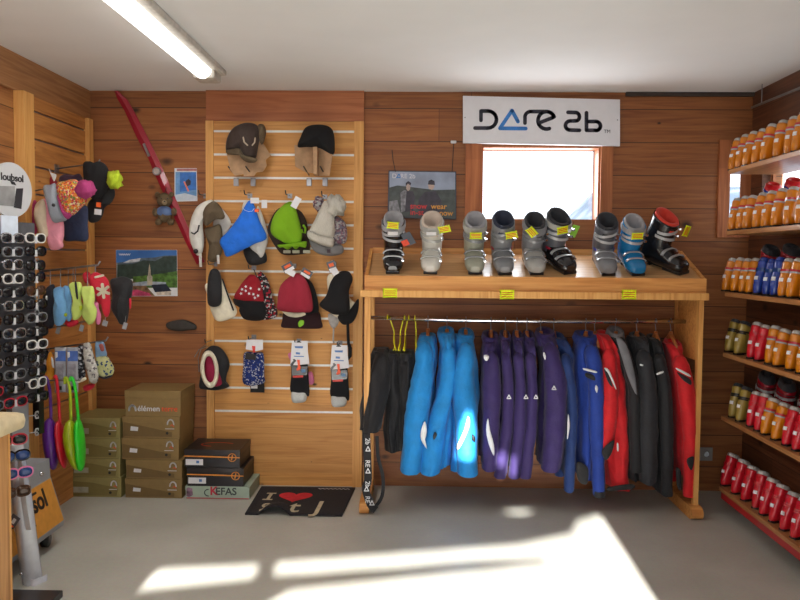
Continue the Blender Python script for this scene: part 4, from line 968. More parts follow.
t = one('peruvian_hat', 'cream knitted hat with pale ear flap cord behind the black one with the braid', 'hat', C8([(640, 120), (785, 420)]), yA, CRM)
outl('crown', C8([(645, 130), (670, 112), (720, 150), (752, 225), (786, 258), (764, 300), (710, 322), (660, 290), (650, 200)]), yA + .01, CRM, t, .03)
outl('ear_flap', C8([(652, 300), (700, 310), (698, 345), (676, 370), (656, 345)]), yA + .02, plain('pale flap', S(176, 172, 168), .8), t, .012)
MB(plain('pale flap', S(176, 172, 168), .8)).tube([PY(*C8([(676, 360)])[0], yA + .01), PY(*C8([(674, 425)])[0], yA + .01), PY(334, 343, yA + .01)], .005, 6).build('cord', t, True)

# ---- third hanging row
t = one('neck_warmer', 'ring-shaped cream neck warmer with crimson inside on the bottom hook row', 'neck warmer', R4([(65, 130), (200, 385)]), yA, CRM)
mb = MB(CRM); rs = []
cx, cz, yy = 130, 262, yA - .06
N = 28
def rr(a, rx, ry, y):
    p = PY(*R4([(cx + rx * math.cos(a) + .06 * ry * math.sin(a), cz + ry * math.sin(a))])[0], y); return p
prof = [(62, 126, yy + .0), (60, 124, yy - .03), (50, 108, yy - .045), (36, 92, yy - .03), (34, 88, yy + .02), (44, 100, yy + .03), (58, 120, yy + .03)]
R_ = [[rr(2 * PI * i / N, rx, ry, y) for rx, ry, y in prof] for i in range(N)]
for i in range(N):
    a, b = R_[i], R_[(i + 1) % N]
va = [[mb.bm.verts.new(p) for p in r] for r in R_]
for i in range(N):
    for j in range(len(prof)): mb.face((va[i][j], va[(i + 1) % N][j], va[(i + 1) % N][(j + 1) % len(prof)], va[i][(j + 1) % len(prof)]))
mb.build('ring', t, True)
outl('crimson_lining', R4([(95, 200), (130, 170), (165, 190), (200, 300), (212, 360), (160, 378), (110, 340)]), yy + .055, cloth('crimson cloth', 160, 20, 70), t, .02)
t = one('neck_warmer', 'black fleece neck warmer hanging behind the cream ring-shaped one', 'neck warmer', R4([(60, 130), (265, 400)]), yA, BLACKC)
outl('tube', R4([(130, 110), (190, 110), (240, 160), (265, 230), (245, 300), (242, 345), (262, 378), (180, 402), (95, 395), (60, 378), (75, 280), (80, 170)]), yA + .03, BLACKC, t, .03)
mb = MB(STEEL); [mb.tube([PY(u, v, yA + .0) for u, v in R4(q)], .003, 6) for q in ([(105, 100), (75, 120), (55, 190), (60, 280)], [(120, 110), (60, 130), (30, 180)])]; mb.build('wire_clip', t)
NOR = knit('nordic blue knit', 30, 60, 140, 60, [(30, 60, 140), (24, 44, 110), (30, 60, 140), (200, 204, 216), (24, 44, 110)], 150)
t = one('socks', 'navy blue patterned socks with a white card header', 'socks', R4([(350, 65), (500, 370)]), yA, NOR)
outl('sock', R4([(365, 150), (440, 150), (490, 160), (496, 300), (498, 350), (440, 368), (395, 372), (352, 345), (356, 230)]), yA - .03, NOR, t, .035, .06)
mb = MB(WHITE, BLACKP); bpx(mb, R4([(378, 65), (486, 65), (486, 130), (440, 142), (372, 128)]), yA - .07, .004); mb.use(plain('tag red', S(210, 60, 50), .5)); bpx(mb, R4([(412, 105), (436, 108), (434, 150), (420, 150)]), yA - .071, .002)
mb.use(BLACKP); bpx(mb, R4([(372, 150), (440, 165), (438, 200), (368, 195)]), yA - .069, .003); mb.build('card_header', t)
t = one('socks', 'black sock with white label peeping out below the navy patterned socks', 'socks', R4([(400, 360), (495, 418)]), yA, BLACKC)
outl('sock', R4([(402, 200), (494, 200), (496, 418), (402, 416)]), yA + .03, BLACKC, t, .02, .05, False)
MB(WHITE).box(PY(*R4([(428, 378)])[0], yA - .0), (.04, .004, .022)).build('label', t)
PBL = plain('print blue', S(90, 130, 190), .6); ORG = plain('print orange', S(232, 90, 50), .6); SKB = plain('print steel', S(70, 110, 150), .6)
def skisock(fn, lab, dx=0, dy=0):
    g = lambda pts: fn([(u + dx, v + dy) for u, v in pts])
    t = one('ski_socks', lab, 'socks', g([(140, 72), (255, 480)]), yA, BLACKC, group='packets of ski socks')
    outl('sock', g([(144, 200), (180, 190), (240, 200), (250, 210), (258, 330), (262, 430), (240, 440), (140, 415), (142, 300)]), yA - .02, knit('sock black', 24, 26, 32, 90), t, .035, .04)
    outl('white_foot', g([(144, 412), (190, 412), (242, 415), (240, 470), (200, 485), (150, 478)]), yA - .025, knit('sock white', 232, 234, 232, 90), t, .035, .04)
    mb = MB(WHITE, BLACKP); bpx(mb, g([(147, 72), (250, 74), (252, 140), (262, 225), (180, 235), (135, 235), (142, 140)]), yA - .062, .004)
    mb.use(BLACKP); bpx(mb, g([(176, 84), (178, 76), (196, 70), (210, 84)]), yA - .0635, .001)
    for a in ([(136, 228), (150, 210), (170, 198), (176, 205), (160, 222), (148, 246), (138, 246)], [(152, 196), (164, 192), (168, 202), (156, 206)]): bpx(mb, g(a), yA - .0635, .001)
    mb.use(PBL); bpx(mb, g([(172, 148), (200, 150), (200, 164), (172, 162)]), yA - .0635, .001); bpx(mb, g([(160, 172), (226, 174), (226, 180), (160, 178)]), yA - .0635, .001); bpx(mb, g([(164, 108), (220, 108), (218, 122), (168, 120)]), yA - .0635, .001)
    mb.use(ORG); bpx(mb, g([(180, 198), (198, 200), (200, 240), (206, 248), (200, 266), (180, 272), (176, 262), (186, 246)]), yA - .065, .003); mb.build('card_header', t)
    mb = MB(BLACKP); bpx(mb, g([(148, 240), (250, 240), (248, 300), (145, 305)]), yA - .058, .003); mb.use(SKB); bpx(mb, g([(208, 262), (236, 262), (236, 282), (210, 284)]), yA - .0595, .001)
    mb.use(plain('tag red', S(210, 60, 50), .5)); bpx(mb, g([(152, 306), (220, 302), (220, 316), (152, 318)]), yA - .0595, .001); mb.build('card_sleeve', t)
skisock(R5, 'packet of black and white ski socks on the left of two'); skisock(R5, 'packet of black and white ski socks on the right of two', 266, 28)
PNK = cloth('pink cloth', 220, 120, 160)
t = one('keyring', 'small pink soft piece peeping out behind the left packet of ski socks', 'accessory', R5([(120, 150), (140, 200)]), yA, PNK)
outl('pink_flap', R5([(120, 160), (150, 150), (152, 190), (135, 200)]), yA + .03, PNK, t, .012); outl('pink_flap', R5([(250, 290), (280, 280), (295, 340), (278, 365), (250, 350)]), yA + .03, PNK, t, .012)

# ---------------------------------------------------------------- things on the back wall
X5 = lambda p: crop(80, 80, 4.286, p)
RSK = plastic('red ski', 160, 22, 46, .5)
def ski():
    y = -.012; A = [(157, 52), (162, 80), (190, 130), (240, 240), (292, 335), (345, 460), (400, 580), (455, 700), (500, 790)]
    Bq = [(172, 52), (205, 85), (240, 150), (290, 245), (340, 350), (395, 475), (445, 590), (492, 700), (535, 780)]
    t = thing('old_ski', 'old red ski leaning diagonally on the back wall up to the ceiling', 'ski', tuple(PY(*X5([(515, 785)])[0], y)))
    mb = MB(RSK); rs = []
    for i, (a, b) in enumerate(zip(A, Bq)):
        pa, pb = PY(*X5([a])[0], y), PY(*X5([b])[0], y); up = -.035 * max(0, 1 - i / 1.5)
        m = (pa + pb) / 2
        rs.append([pa + Vector((0, up, 0)), m + Vector((0, up - .012, 0)), pb + Vector((0, up, 0)), pb + Vector((0, up + .008, 0)), pa + Vector((0, up + .008, 0))])
    mb.rings(rs); mb.build('ski_body', t)
    mb = MB(STEEL)
    p = PY(*X5([(330, 392)])[0], y - .015); mb.cyl(p + Vector((0, .004, 0)), p - Vector((0, .012, 0)), .026, 16).build('toe_binding', t); mb = MB(STEEL); q = PY(*X5([(285, 300)])[0], y - .015)
    mb.box(q, (.014, .02, .085), (0, -.4, 0)); mb.build('heel_binding', t)
    MB(plain('sticker grey', S(190, 180, 176), .5)).cyl(p - Vector((0, .012, 0)), p - Vector((0, .0135, 0)), .018, 16).build('binding_plate', t)
ski()
TED = knit('teddy fur', 118, 98, 70, 50)
def teddy():
    y = -.05; c = PY(164.5, 214, y); t = thing('teddy_bear', 'small brown teddy bear in a blue shirt beside the red ski', 'soft toy', (c.x, y, c.z - .07))
    s = .00637
    P = lambda u, v, dy=0: PY(u, v, y + dy)
    MB(TED).ball(P(164.5, 200), .045, 3, (1.05, .9, .95), .2).build('head', t, True)
    for u in (157.5, 171.5): MB(TED).ball(P(u, 194.5), .017, 2, (1, .6, 1), .2).build('ear', t, True)
    MB(plain('muzzle', S(160, 140, 110), .8)).ball(P(164.5, 202.5, -.04), .017, 2).build('muzzle', t, True)
    MB(BLACKP).ball(P(164.5, 201.5, -.057), .005, 2).build('nose', t, True)
    for u in (161.5, 167.5): MB(BLACKP).ball(P(u, 198.5, -.038), .004, 2).build('eye', t, True)
    MB(TED).ball(P(164.5, 214.5), .045, 3, (1, .8, 1.1), .15).build('body', t, True)
    MB(cloth('teddy shirt', 92, 116, 160)).ball(P(164.5, 212), .048, 3, (1.06, .85, .8), .1).build('shirt', t, True)
    for u, v in ((155, 212), (174, 212)): MB(TED).ball(P(u, v, -.02), .018, 2, (1, 1, 1.5), .2).build('arm', t, True)
    for u, v in ((158.5, 222), (170.5, 222)): MB(TED).ball(P(u, v, -.035), .022, 2, (1, 1.2, 1), .2).build('foot', t, True)
    MB(BLACKP).tube([P(164.5, 194, .0), P(166, 189, .02), P(168, 186, .045)], .002, 6).build('hanging_loop', t)
teddy()
def pic(name, lab, base, layers, y=-.006, extra=None):
    pts = [PY(u, v, y) for u, v in base]; t = thing(name, lab, 'poster', tuple((pts[2] + pts[3]) / 2))
    mb = MB(WHITE); mb.poly(pts, (0, -1, 0), .003); mb.build('sheet', t)
    mb = MB(WHITE)
    for i, (m, px) in enumerate(layers): mb.use(m); mb.poly([PY(u, v, y - .0006 * (i + 1)) for u, v in px], (0, -1, 0))
    mb.build('picture', t)
    if extra: extra(t, y - .0006 * (len(layers) + 1))
pb = lambda n, r, g, b, v=.2, s=30: plain('print ' + n, S(r, g, b), .35, var=v, scale=s)
pic('snowboard_poster', 'small blue poster of a snowboarder in the air', X5([(405, 378), (500, 378), (503, 519), (405, 521)]),
    [(pb('pink', 180, 120, 124), X5([(415, 380), (500, 380), (500, 390), (415, 390)])), (pb('pale sky', 110, 160, 210, .1), X5([(409, 394), (498, 394), (500, 515), (409, 517)])), (pb('deep sky', 60, 120, 200, .1), X5([(428, 396), (498, 396), (498, 470), (428, 480)])),
     (pb('snow', 206, 216, 228, .05), X5([(409, 492), (450, 485), (500, 498), (500, 515), (409, 517)])), (pb('rider', 60, 56, 70), X5([(455, 430), (465, 424), (475, 432), (474, 448), (460, 456), (450, 445)])), (pb('board', 220, 130, 110), X5([(443, 436), (449, 434), (468, 475), (462, 480)]))])
X7 = lambda p: crop(100, 240, 5.4545, p)
def ex(t, y): MB(WHITE).stroke([PY(*X7([(104 + 5 * k, 78 + (5 if k % 2 else -3))])[0], y) for k in range(13)], .004, th=.0005).build('title', t)
pic('landscape_poster', 'glossy poster of a village church with spire below mountains', X7([(87, 54), (420, 54), (423, 306), (90, 308)]),
    [(pb('sky2', 60, 110, 176, .15, 5), X7([(88, 55), (419, 55), (420, 150), (88, 150)])), (pb('mount far', 90, 104, 116), X7([(88, 125), (140, 118), (225, 98), (300, 95), (350, 85), (419, 84), (420, 200), (88, 200)])),
     (pb('snow2', 190, 196, 200), X7([(125, 124), (160, 108), (222, 98), (215, 115), (180, 122)])), (pb('mount near', 50, 66, 60), X7([(88, 135), (180, 130), (240, 110), (300, 115), (350, 90), (419, 88), (420, 205), (88, 215)])),
     (pb('trees', 76, 110, 48, .4), X7([(180, 200), (280, 190), (350, 180), (421, 170), (421, 260), (180, 262)])), (pb('meadow', 124, 96, 70, .4), X7([(90, 215), (180, 225), (250, 250), (300, 305), (90, 306)])),
     (pb('flowers', 190, 70, 110, .3), X7([(100, 290), (200, 270), (270, 290), (280, 305), (100, 306)])), (pb('roofs', 150, 160, 176), X7([(170, 235), (250, 225), (360, 230), (360, 248), (180, 250)])),
     (pb('church roof', 36, 44, 60), X7([(280, 245), (360, 240), (390, 278), (300, 285)])), (pb('church wall', 200, 190, 176), X7([(305, 285), (388, 278), (388, 300), (312, 300)])),
     (pb('tower', 176, 166, 146), X7([(257, 248), (257, 200), (262, 192), (266, 150), (270, 128), (274, 150), (278, 192), (286, 200), (286, 245)]))], extra=ex)
t = one('wall_ornament', 'flat dark grey oval piece fixed low on the back wall', 'ornament', [(166, 320), (195, 331)], -.02, BLACKC)
DG = plain('dark grey felt', S(62, 58, 54), .8)
outl('body', X7([(360, 458), (395, 442), (450, 434), (490, 445), (524, 465), (522, 488), (480, 492), (430, 498), (375, 486)]), -.015, DG, t, .03)
t.location.z += 0

# ---------------------------------------------------------------- shoe boxes and mat
OLB = plain('olive box card', S(152, 140, 86), .6, var=.03); BRB = plain('brown box card', S(142, 116, 70), .6, var=.03); BRB2 = plain('brown box band', S(116, 92, 52), .6, var=.03); OLB2 = plain('olive box band', S(128, 114, 64), .6, var=.03)
BKB = plain('black box card', S(28, 27, 30), .45, var=.03); GRB = plain('pale green box card', S(168, 186, 168), .6, var=.02); BTOP = plain('black box top', S(40, 34, 34), .4)
CRI = plain('crimson print', S(196, 50, 70), .6)
def box_thing(x0, x1, z0, z1, mat, lab, grp, kind, yf=-.34, D=.30, jit=0):
    t = thing('shoe_box', lab, 'shoe box', ((x0 + x1) / 2, yf + D / 2, z0), 0, grp)
    W = x1 - x0; H = z1 - z0; lh = H * .30
    MB(mat).b2((x0 + .002, yf + .002, z0), (x1 - .002, yf + D - .002, z1 - lh + .004), .002).build('box_base', t)
    MB(BTOP if kind == 'black' else mat).b2((x0, yf, z1 - lh), (x1, yf + D, z1 - .001), .002).build('lid', t)
    P = lambda u, v, d=.0015: Vector((x0 + W * u, yf - d, z0 + H * v))
    S2 = kind
    if kind in ('olive', 'brown'):
        mb = MB(OLB2 if kind == 'olive' else BRB2)
        if kind == 'olive': q = [(.02, .08), (.9, .08), (.93, .4), (.75, .55), (.4, .72), (.02, .78)]
        else: q = [(.02, .08), (.86, .08), (.86, .28), (.02, .72)]
        mb.poly([P(u, v, .001) for u, v in q], (0, -1, 0), .001); mb.build('side_print', t)
        mb = MB(WHITE, ORG, BLACKP)
        c = (.85, .62) if kind == 'olive' else (.84, .66)
        mb.stroke([P(c[0] + .055 * math.cos(a), c[1] - .02 + .22 * math.sin(a)) for a in [PI * k / 6 for k in range(7)]], .009, th=.001)
        mb.use(ORG).stroke([P(c[0] + .0, c[1] - .08), P(c[0] + .03, c[1] - .03), P(c[0] + .05, c[1] - .12)], .005, th=.001)
        mb.use(WHITE).stroke([P(c[0] - .09, c[1] - .22), P(c[0] + .06, c[1] - .22)], .004, th=.0008)
        mb.use(BLACKP); h = P(.78, .24); mb.cyl(h, h - Vector((0, .001, 0)), .0085, 12)
        mb.use(WHITE)
        if kind == 'brown': mb.poly([P(u, v) for u, v in ((.14, .34), (.27, .32), (.28, .5), (.15, .54))], (0, -1, 0), .001)
        mb.build('logo_print', t)
        if kind == 'olive': MB(plain('box label grey', S(170, 168, 150), .6)).poly([P(u, v, .0025) for u, v in ((.04, .22), (.34, .22), (.34, .5), (.04, .5))], (0, -1, 0), .0015).build('size_label', t)
    if kind == 'top':
        mb = MB(WHITE); mb.stroke([P(.14 + .06 * math.cos(a), .22 + .2 * math.sin(a)) for a in [PI * k / 6 for k in range(7)]], .012, th=.001)
        mb.text('élémen', P(.23, .2), (1, 0, 0), (0, 0, 1), .047, bold=.0004); mb.build('white_lettering', t)
        MB(ORG).text('terre', P(.66, .2), (1, 0, 0), (0, 0, 1), .047, bold=.0003).build('orange_lettering', t)
    if kind == 'black':
        yo = plain('box line yellow', S(220, 140, 50), .5)
        mb = MB(yo, CRI); mb.poly([P(u, v) for u, v in ((0, .60), (.8, .56), (1, .55), (1, .6), (.5, .65), (0, .66))], (0, -1, 0), .001)
        c = P(.86, .58, .002); mb.stroke([c + Vector((.024 * math.cos(a), 0, .024 * math.sin(a))) for a in [2 * PI * k / 14 for k in range(15)]], .005, th=.001); mb.stroke([c + Vector((.002, 0, .014)), c + Vector((-.004, 0, -.014))], .007, th=.001); mb.build('line_print', t)
        MB(WHITE, PBL).poly([P(u, v) for u, v in ((.03, .14), (.34, .14), (.34, .46), (.03, .46))], (0, -1, 0), .001).use(PBL).poly([P(u, v, .0022) for u, v in ((.22, .24), (.27, .24), (.27, .38), (.22, .38))], (0, -1, 0), .0005).build('size_label', t)
        mb = MB(ORG); z = z1 + .0005
        for a0, a1 in ((0.5, 2.6), (2.8, 4.4)): mb.stroke([Vector((x0 + W * .5 + .10 * math.cos(a0 + (a1 - a0) * k / 8), yf + D * .45 + .05 * math.sin(a0 + (a1 - a0) * k / 8), z)) for k in range(9)], .008, (1, 0, 0), (0, 0, 1), .0008)
        mb.build('lid_swirl', t)
    if kind == 'green':
        MB(CRI).poly([P(u, v) for u, v in ((.02, .04), (.99, .04), (.99, .1), (.02, .1))], (0, -1, 0), .001).build('red_line', t)
        mb = MB(plain('box print dark', S(60, 66, 66), .5)); mb.stroke([P(.36 + .06 * math.cos(a), .5 + .26 * math.sin(a)) for a in [PI * .5 + PI * k / 8 for k in range(9)]], .006, th=.001); mb.build('swoosh', t); mb = MB(plain('box print dark', S(60, 66, 66), .5))
        mb.text('EFAS', P(.47, .36), (1.0, 0, 0), (0, 0, 1), .062, bold=.001); mb.build('dark_lettering', t)
        MB(CRI).text('K', P(.385, .35), (1, 0, 0), (0, 0, 1), .07, bold=.002).build('red_letter', t)
        MB(pb('print photo', 130, 100, 120, .4)).poly([P(u, v) for u, v in ((.02, .2), (.06, .12), (.12, .3), (.11, .8), (.05, .9), (.02, .8))], (0, -1, 0), .001).build('photo_print', t)
    return t
def stack(rowsx, pys, mats, labs, grp, yf=-.34, D=.30):
    zs = [0.0] + [PY(100, v, yf).z for v in pys[1:]]
    zb_ = 0.0
    for i, ((a, b), kd, lb) in enumerate(zip(rowsx, mats, labs)):
        z0 = 0.0 if i == 0 else zs[i]; z1 = zs[i + 1]
        box_thing(PY(a, 450, yf).x, PY(b, 450, yf).x, z0, z1, {'olive': OLB, 'brown': BRB, 'top': BRB, 'black': BKB, 'green': GRB}[kd], lb, grp, kd, yf, D)
stack([(71, 121), (72, 120), (72.5, 120.5), (73, 120.5)], [497, 477, 458.5, 438.5, 418], ['olive'] * 4,
      ['olive shoe box at the bottom of the left stack', 'olive shoe box second from the bottom of the left stack', 'olive shoe box third from the bottom of the left stack', 'olive shoe box on top of the left stack'], 'olive shoe boxes')
stack([(124.5, 182), (125.5, 182), (121.5, 179), (122.5, 180), (125, 181)], [498, 478, 459, 437.5, 415.5, 390], ['brown', 'brown', 'brown', 'brown', 'top'],
      ['brown shoe box at the bottom of the middle stack', 'brown shoe box second from the bottom of the middle stack', 'brown shoe box third from the bottom of the middle stack', 'brown shoe box just below the lettered one on the middle stack', 'brown shoe box with large white and orange lettering on top of the middle stack'], 'brown shoe boxes')
stack([(185, 249.5), (186.5, 243.5), (184, 240)], [499.5, 484.5, 466, 448], ['green', 'black', 'black'],
      ['pale green lettered shoe box at the bottom of the right stack', 'black shoe box in the middle of the right stack', 'black shoe box with orange swirl on its lid, on top of the right stack'], 'shoe boxes of the right stack')
def mat():
    M6 = lambda u, v: crop(230, 470, 5.714, [(u, v)])[0]
    TL, TR, BR_, BL = [PZ(*M6(*q), .012) for q in ((180, 90), (716, 97), (640, 256), (85, 246))]
    def at(u, v, dz=0.0):
        p = TL.lerp(TR, u).lerp(BL.lerp(BR_, u), v); r = math.hypot((u - .30) / .16, (v - 1.0) / .38); p = p.copy(); p.z = .010 + .05 * max(0, 1 - r * r) + dz; return p
    c = at(.5, .5); t = thing('doormat', 'black doormat with a red heart and cream letters, front edge curled up', 'doormat', (c.x, c.y, 0))
    N = 30; mb = MB(plain('mat black', S(40, 38, 42), .95, bump=.4, scale=120)); top = [[mb.bm.verts.new(at(i / N, j / 20)) for i in range(N + 1)] for j in range(21)]; bot = [[mb.bm.verts.new(at(i / N, j / 20, -.009)) for i in range(N + 1)] for j in range(21)]
    for j in range(20):
        for i in range(N):
            mb.face((top[j][i], top[j][i + 1], top[j + 1][i + 1], top[j + 1][i])); mb.face((bot[j][i], bot[j + 1][i], bot[j + 1][i + 1], bot[j][i + 1]))
    for i in range(N): mb.face((top[0][i], bot[0][i], bot[0][i + 1], top[0][i + 1])); mb.face((top[20][i], top[20][i + 1], bot[20][i + 1], bot[20][i]))
    for j in range(20): mb.face((top[j][0], top[j + 1][0], bot[j + 1][0], bot[j][0])); mb.face((top[j][N], bot[j][N], bot[j + 1][N], top[j + 1][N]))
    mb.build('mat', t, True)
    cr = plain('mat cream', S(196, 184, 154), .95); 
    def glyph(ch, u, v, su, sv, m, name):
        cu = bpy.data.curves.new('g', 'FONT'); cu.body = ch; cu.size = 1; cu.offset = .012; ob = bpy.data.objects.new('g', cu); me = bpy.data.meshes.new_from_object(ob)
        mb = MB(m); vs = [mb.bm.verts.new(at(u + p.co.x * su, v - p.co.y * sv, .0015)) for p in me.vertices]
        for p in me.polygons: mb.face([vs[i] for i in p.vertices])
        bpy.data.objects.remove(ob); bpy.data.meshes.remove(me); mb.build(name, t)
    glyph('S', .12, .93, .24, .40, cr, 'letter'); glyph('t', .42, .93, .34, .52, cr, 'letter'); glyph('J', .68, .93, .36, .55, cr, 'letter')
    q = [(.105, .27), (.205, .27), (.205, .31), (.172, .31), (.168, .50), (.20, .50), (.20, .54), (.095, .54), (.095, .50), (.132, .50), (.138, .31), (.105, .31)]
    MB(cr).poly([at(u, v, .002) for u, v in q][::-1], (0, 0, 1)).build('letter', t)
    mb = MB(plain('mat red', S(206, 44, 54), .95)); hp = []
    for k in range(40):
        a = 2 * PI * k / 40; x = 16 * math.sin(a) ** 3; yv = 13 * math.cos(a) - 5 * math.cos(2 * a) - 2 * math.cos(3 * a) - math.cos(4 * a); hp.append(at(.42 + x * .011, .40 - yv * .0125, .002))
    mb.poly(hp, (0, 0, 1)); mb.build('heart', t)
    MB(WHITE).stroke([at(.62 + .022 * k, .08 + (.018 if k % 2 else -.01), .002) for k in range(16)], .006, (1, 0, 0), (0, 0, 1), .0005).build('small_line', t)
mat()

# ---------------------------------------------------------------- hats on the left wall
L1 = lambda p: crop(30, 140, 4.615, p)
GL = lambda p: crop(30, 260, 7.27, p)
G2 = lambda p: crop(30, 330, 6.67, p)
L4 = lambda p: crop(0, 400, 6, p)
def rod(px0, px1, y, lab, r=.0045, name='wall_rod', xr=None):
    a = PY(*px0, y); b = PY(*px1, y); a = Vector((XL + .022, y, a.z)); b = Vector((b.x, y, b.z))
    t = thing(name, lab, 'rod', (XL + .03, y, a.z), 0)
    MB(STEEL).tube([a, b, b + Vector((.012, 0, .02))], r, 8).build('rod', t, True); MB(STEEL).box((XL + .033, y, a.z), (.006, .05, .05)).build('plate', t)
    return t
rod((46, 169), (98, 163), -.50, 'thin steel rod on the left slatwall holding the black pompom hats')
rod((30, 192), (58, 186), -.80, 'thin steel rod on the left slatwall holding the pink and flecked hats')
yP = -.84
MULT = knit('multicolour knit', 200, 120, 60, 60, [(214, 60, 60), (236, 160, 50), (240, 220, 170), (200, 70, 110), (240, 130, 60), (120, 150, 70)], 130)
MAG = knit('magenta knit', 190, 66, 130, 60); LGB = knit('light grey band knit', 176, 184, 196, 110)
t = one('pompom_hat', 'multicoloured flecked hat with pink pompom and pale grey band', 'hat', L1([(65, 185), (300, 375)]), yP, MULT)
outl('crown', L1([(125, 205), (165, 188), (215, 184), (250, 235), (262, 280), (230, 320), (195, 350), (165, 340), (140, 270)]), yP - .03, MULT, t, .06, .15)
outl('band', L1([(65, 216), (95, 206), (120, 205), (145, 280), (172, 362), (140, 378), (108, 376), (85, 300)]), yP - .045, LGB, t, .05, .05)
outl('magenta_edge', L1([(128, 250), (145, 290), (170, 330), (192, 345), (172, 365), (150, 320)]), yP - .06, MAG, t, .04)
MB(MAG).ball(PY(*L1([(257, 228)])[0], yP - .06), .049, 3, (1, 1, 1), .35, 60).build('pompom', t, True)
MB(BLACKP).ball(PY(*L1([(109, 300)])[0], yP - .1), .010).build('badge', t, True)
yQ = -.52
t = one('pompom_hat', 'black hat with lime yellow pompom hanging in the left corner', 'hat', L1([(250, 95), (420, 240)]), yQ, BKK)
outl('crown', L1([(250, 105), (275, 98), (295, 105), (320, 98), (350, 115), (365, 150), (362, 210), (340, 255), (305, 285), (262, 235), (248, 160)]), yQ - .07, BKK, t, .05)
LIMY = knit('lime yellow', 200, 224, 50, 60)
MB(LIMY).ball(PY(*L1([(391, 182)])[0], yQ - .09), .046, 3, (.9, .9, 1.1), .5, 60).build('pompom', t, True)
t = one('neck_warmer', 'black looped neck warmer below the lime-pompom hat', 'neck warmer', L1([(265, 225), (390, 380)]), yQ, BLACKC)
outl('loop', L1([(350, 222), (385, 222), (392, 255), (375, 290), (345, 312), (335, 350), (310, 378), (272, 375), (265, 300), (300, 260)]), yQ - .02, BLACKC, t, .03)
swing(t, L1([(316, 310)])[0], yQ - .09, .1, .045, .09)
t = one('neck_warmer', 'flat navy blue neck warmer behind the flecked pompom hat', 'neck warmer', L1([(160, 310), (265, 465)]), yQ, BLACKC)
outl('tube', L1([(150, 330), (200, 318), (262, 305), (268, 400), (265, 463), (210, 466), (158, 462), (152, 400)]), -.62, cloth('navy cloth', 34, 46, 78), t, .02, .06)
PKC = cloth('pink fleece', 232, 150, 168); CRB = cloth('beige fleece', 214, 196, 170); MGC = cloth('magenta fleece', 170, 40, 96)
t = one('fleece_hat', 'pale pink fleece hat hanging below the flecked pompom hat', 'hat', L1([(60, 275), (157, 505)]), yP, PKC)
outl('crown', L1([(58, 275), (80, 285), (100, 335), (130, 365), (155, 380), (157, 440), (150, 470), (152, 495), (120, 508), (92, 500), (80, 440), (64, 360)]), yP + .02, PKC, t, .04)
t = one('fleece_hat', 'beige fleece hat left of the pale pink one', 'hat', L1([(20, 275), (80, 440)]), yP, CRB)
outl('crown', L1([(38, 285), (60, 272), (72, 310), (76, 380), (84, 440), (60, 450), (40, 420), (22, 350), (26, 305)]), yP - .02, CRB, t, .035)
t = one('fleece_hat', 'magenta fleece hat beside the round white sunglasses sign', 'hat', L1([(-5, 275), (30, 440)]), yP, MGC)
outl('crown', L1([(0, 300), (20, 275), (34, 300), (34, 380), (30, 430), (5, 430), (-6, 360)]), yP + .03, MGC, t, .035)
t = one('hat', 'small red hat with white tag hung near the far rod', 'hat', L1([(78, 140), (130, 215)]), -.56, REDJ)
outl('crown', L1([(80, 205), (82, 178), (100, 168), (118, 180), (130, 212), (100, 218)]), -.56, cloth('dark red cloth', 140, 24, 44), t, .025); outl('tag', L1([(86, 130), (98, 150), (122, 160), (112, 190), (100, 170)]), -.60, WHITE, t, .004, 0)
t = one('hat', 'dark plum hat half hidden behind the flecked pompom hat', 'hat', L1([(140, 150), (230, 210)]), -.54, REDJ)
outl('crown', L1([(138, 172), (165, 158), (200, 162), (232, 158), (240, 200), (180, 215), (140, 200)]), -.53, cloth('plum cloth', 64, 40, 62), t, .03)

# ---- gloves
yG = -.70
rod((40, 271.5), (98, 265), yG, 'long steel rail on the left slatwall from which the ski gloves hang', .006, 'glove_rail')
def glove(name, lab, mat, pts, fn, y, th=.03, cat='gloves', extra=(), grp=None, loopp=None):
    t = one(name, lab, cat, fn(pts), y, mat, group=grp)
    outl('hand' if name != 'sock_packet' else 'pack', fn(pts), y, mat, t, th, .2)
    for nm, m, q, dy in extra: outl(nm, fn(q), y - dy, m, t, .008, .0)
    q = fn(pts); m_ = sorted(q, key=lambda a: a[1])[:3]; ux = sum(a[0] for a in m_) / 3; uy = m_[0][1] + 3
    rail = 270.5 - .11 * (ux - 45) if fn is GL else 349.5 - .144 * (ux - 40)
    MB(STEEL).tube([PY(ux, rail, yG), PY(ux, (rail + uy) / 2, (y + yG) / 2 - .01), PY(ux, uy, y)], .0025, 6).build('hanging_loop', t)
    return t
NVY = cloth('glove navy', 28, 32, 48); LBL = cloth('glove light blue', 112, 168, 216); LMG = cloth('glove lime', 196, 216, 110); RDG = cloth('glove red', 204, 26, 52)
GG = 'ski gloves on the upper glove rail'
glove('ski_gloves', 'navy ski gloves at the left end of the upper glove rail', NVY, [(110, 220), (150, 180), (182, 195), (186, 340), (172, 480), (115, 492), (84, 440), (92, 300)], GL, yG - .04, grp=GG, loopp=((140, 90), (145, 190)), extra=[('white_mark', WHITE, [(115, 262), (125, 260), (125, 290), (116, 292)], .03)])
glove('ski_glove', 'light blue ski glove in front, with a lime mark', LBL, [(176, 208), (240, 198), (250, 260), (262, 310), (270, 400), (240, 468), (184, 470), (172, 350), (182, 290)], GL, yG - .09, cat='glove', grp=GG, loopp=((255, 70), (225, 200)), extra=[('lime_mark', LIMY, [(250, 390), (268, 388), (268, 408), (252, 410)], .035)])
glove('ski_glove', 'light blue ski glove tucked behind the other one', LBL, [(245, 195), (290, 200), (300, 260), (306, 340), (300, 432), (270, 436), (262, 320)], GL, yG - .03, cat='glove', grp=GG, loopp=((260, 70), (265, 200)))
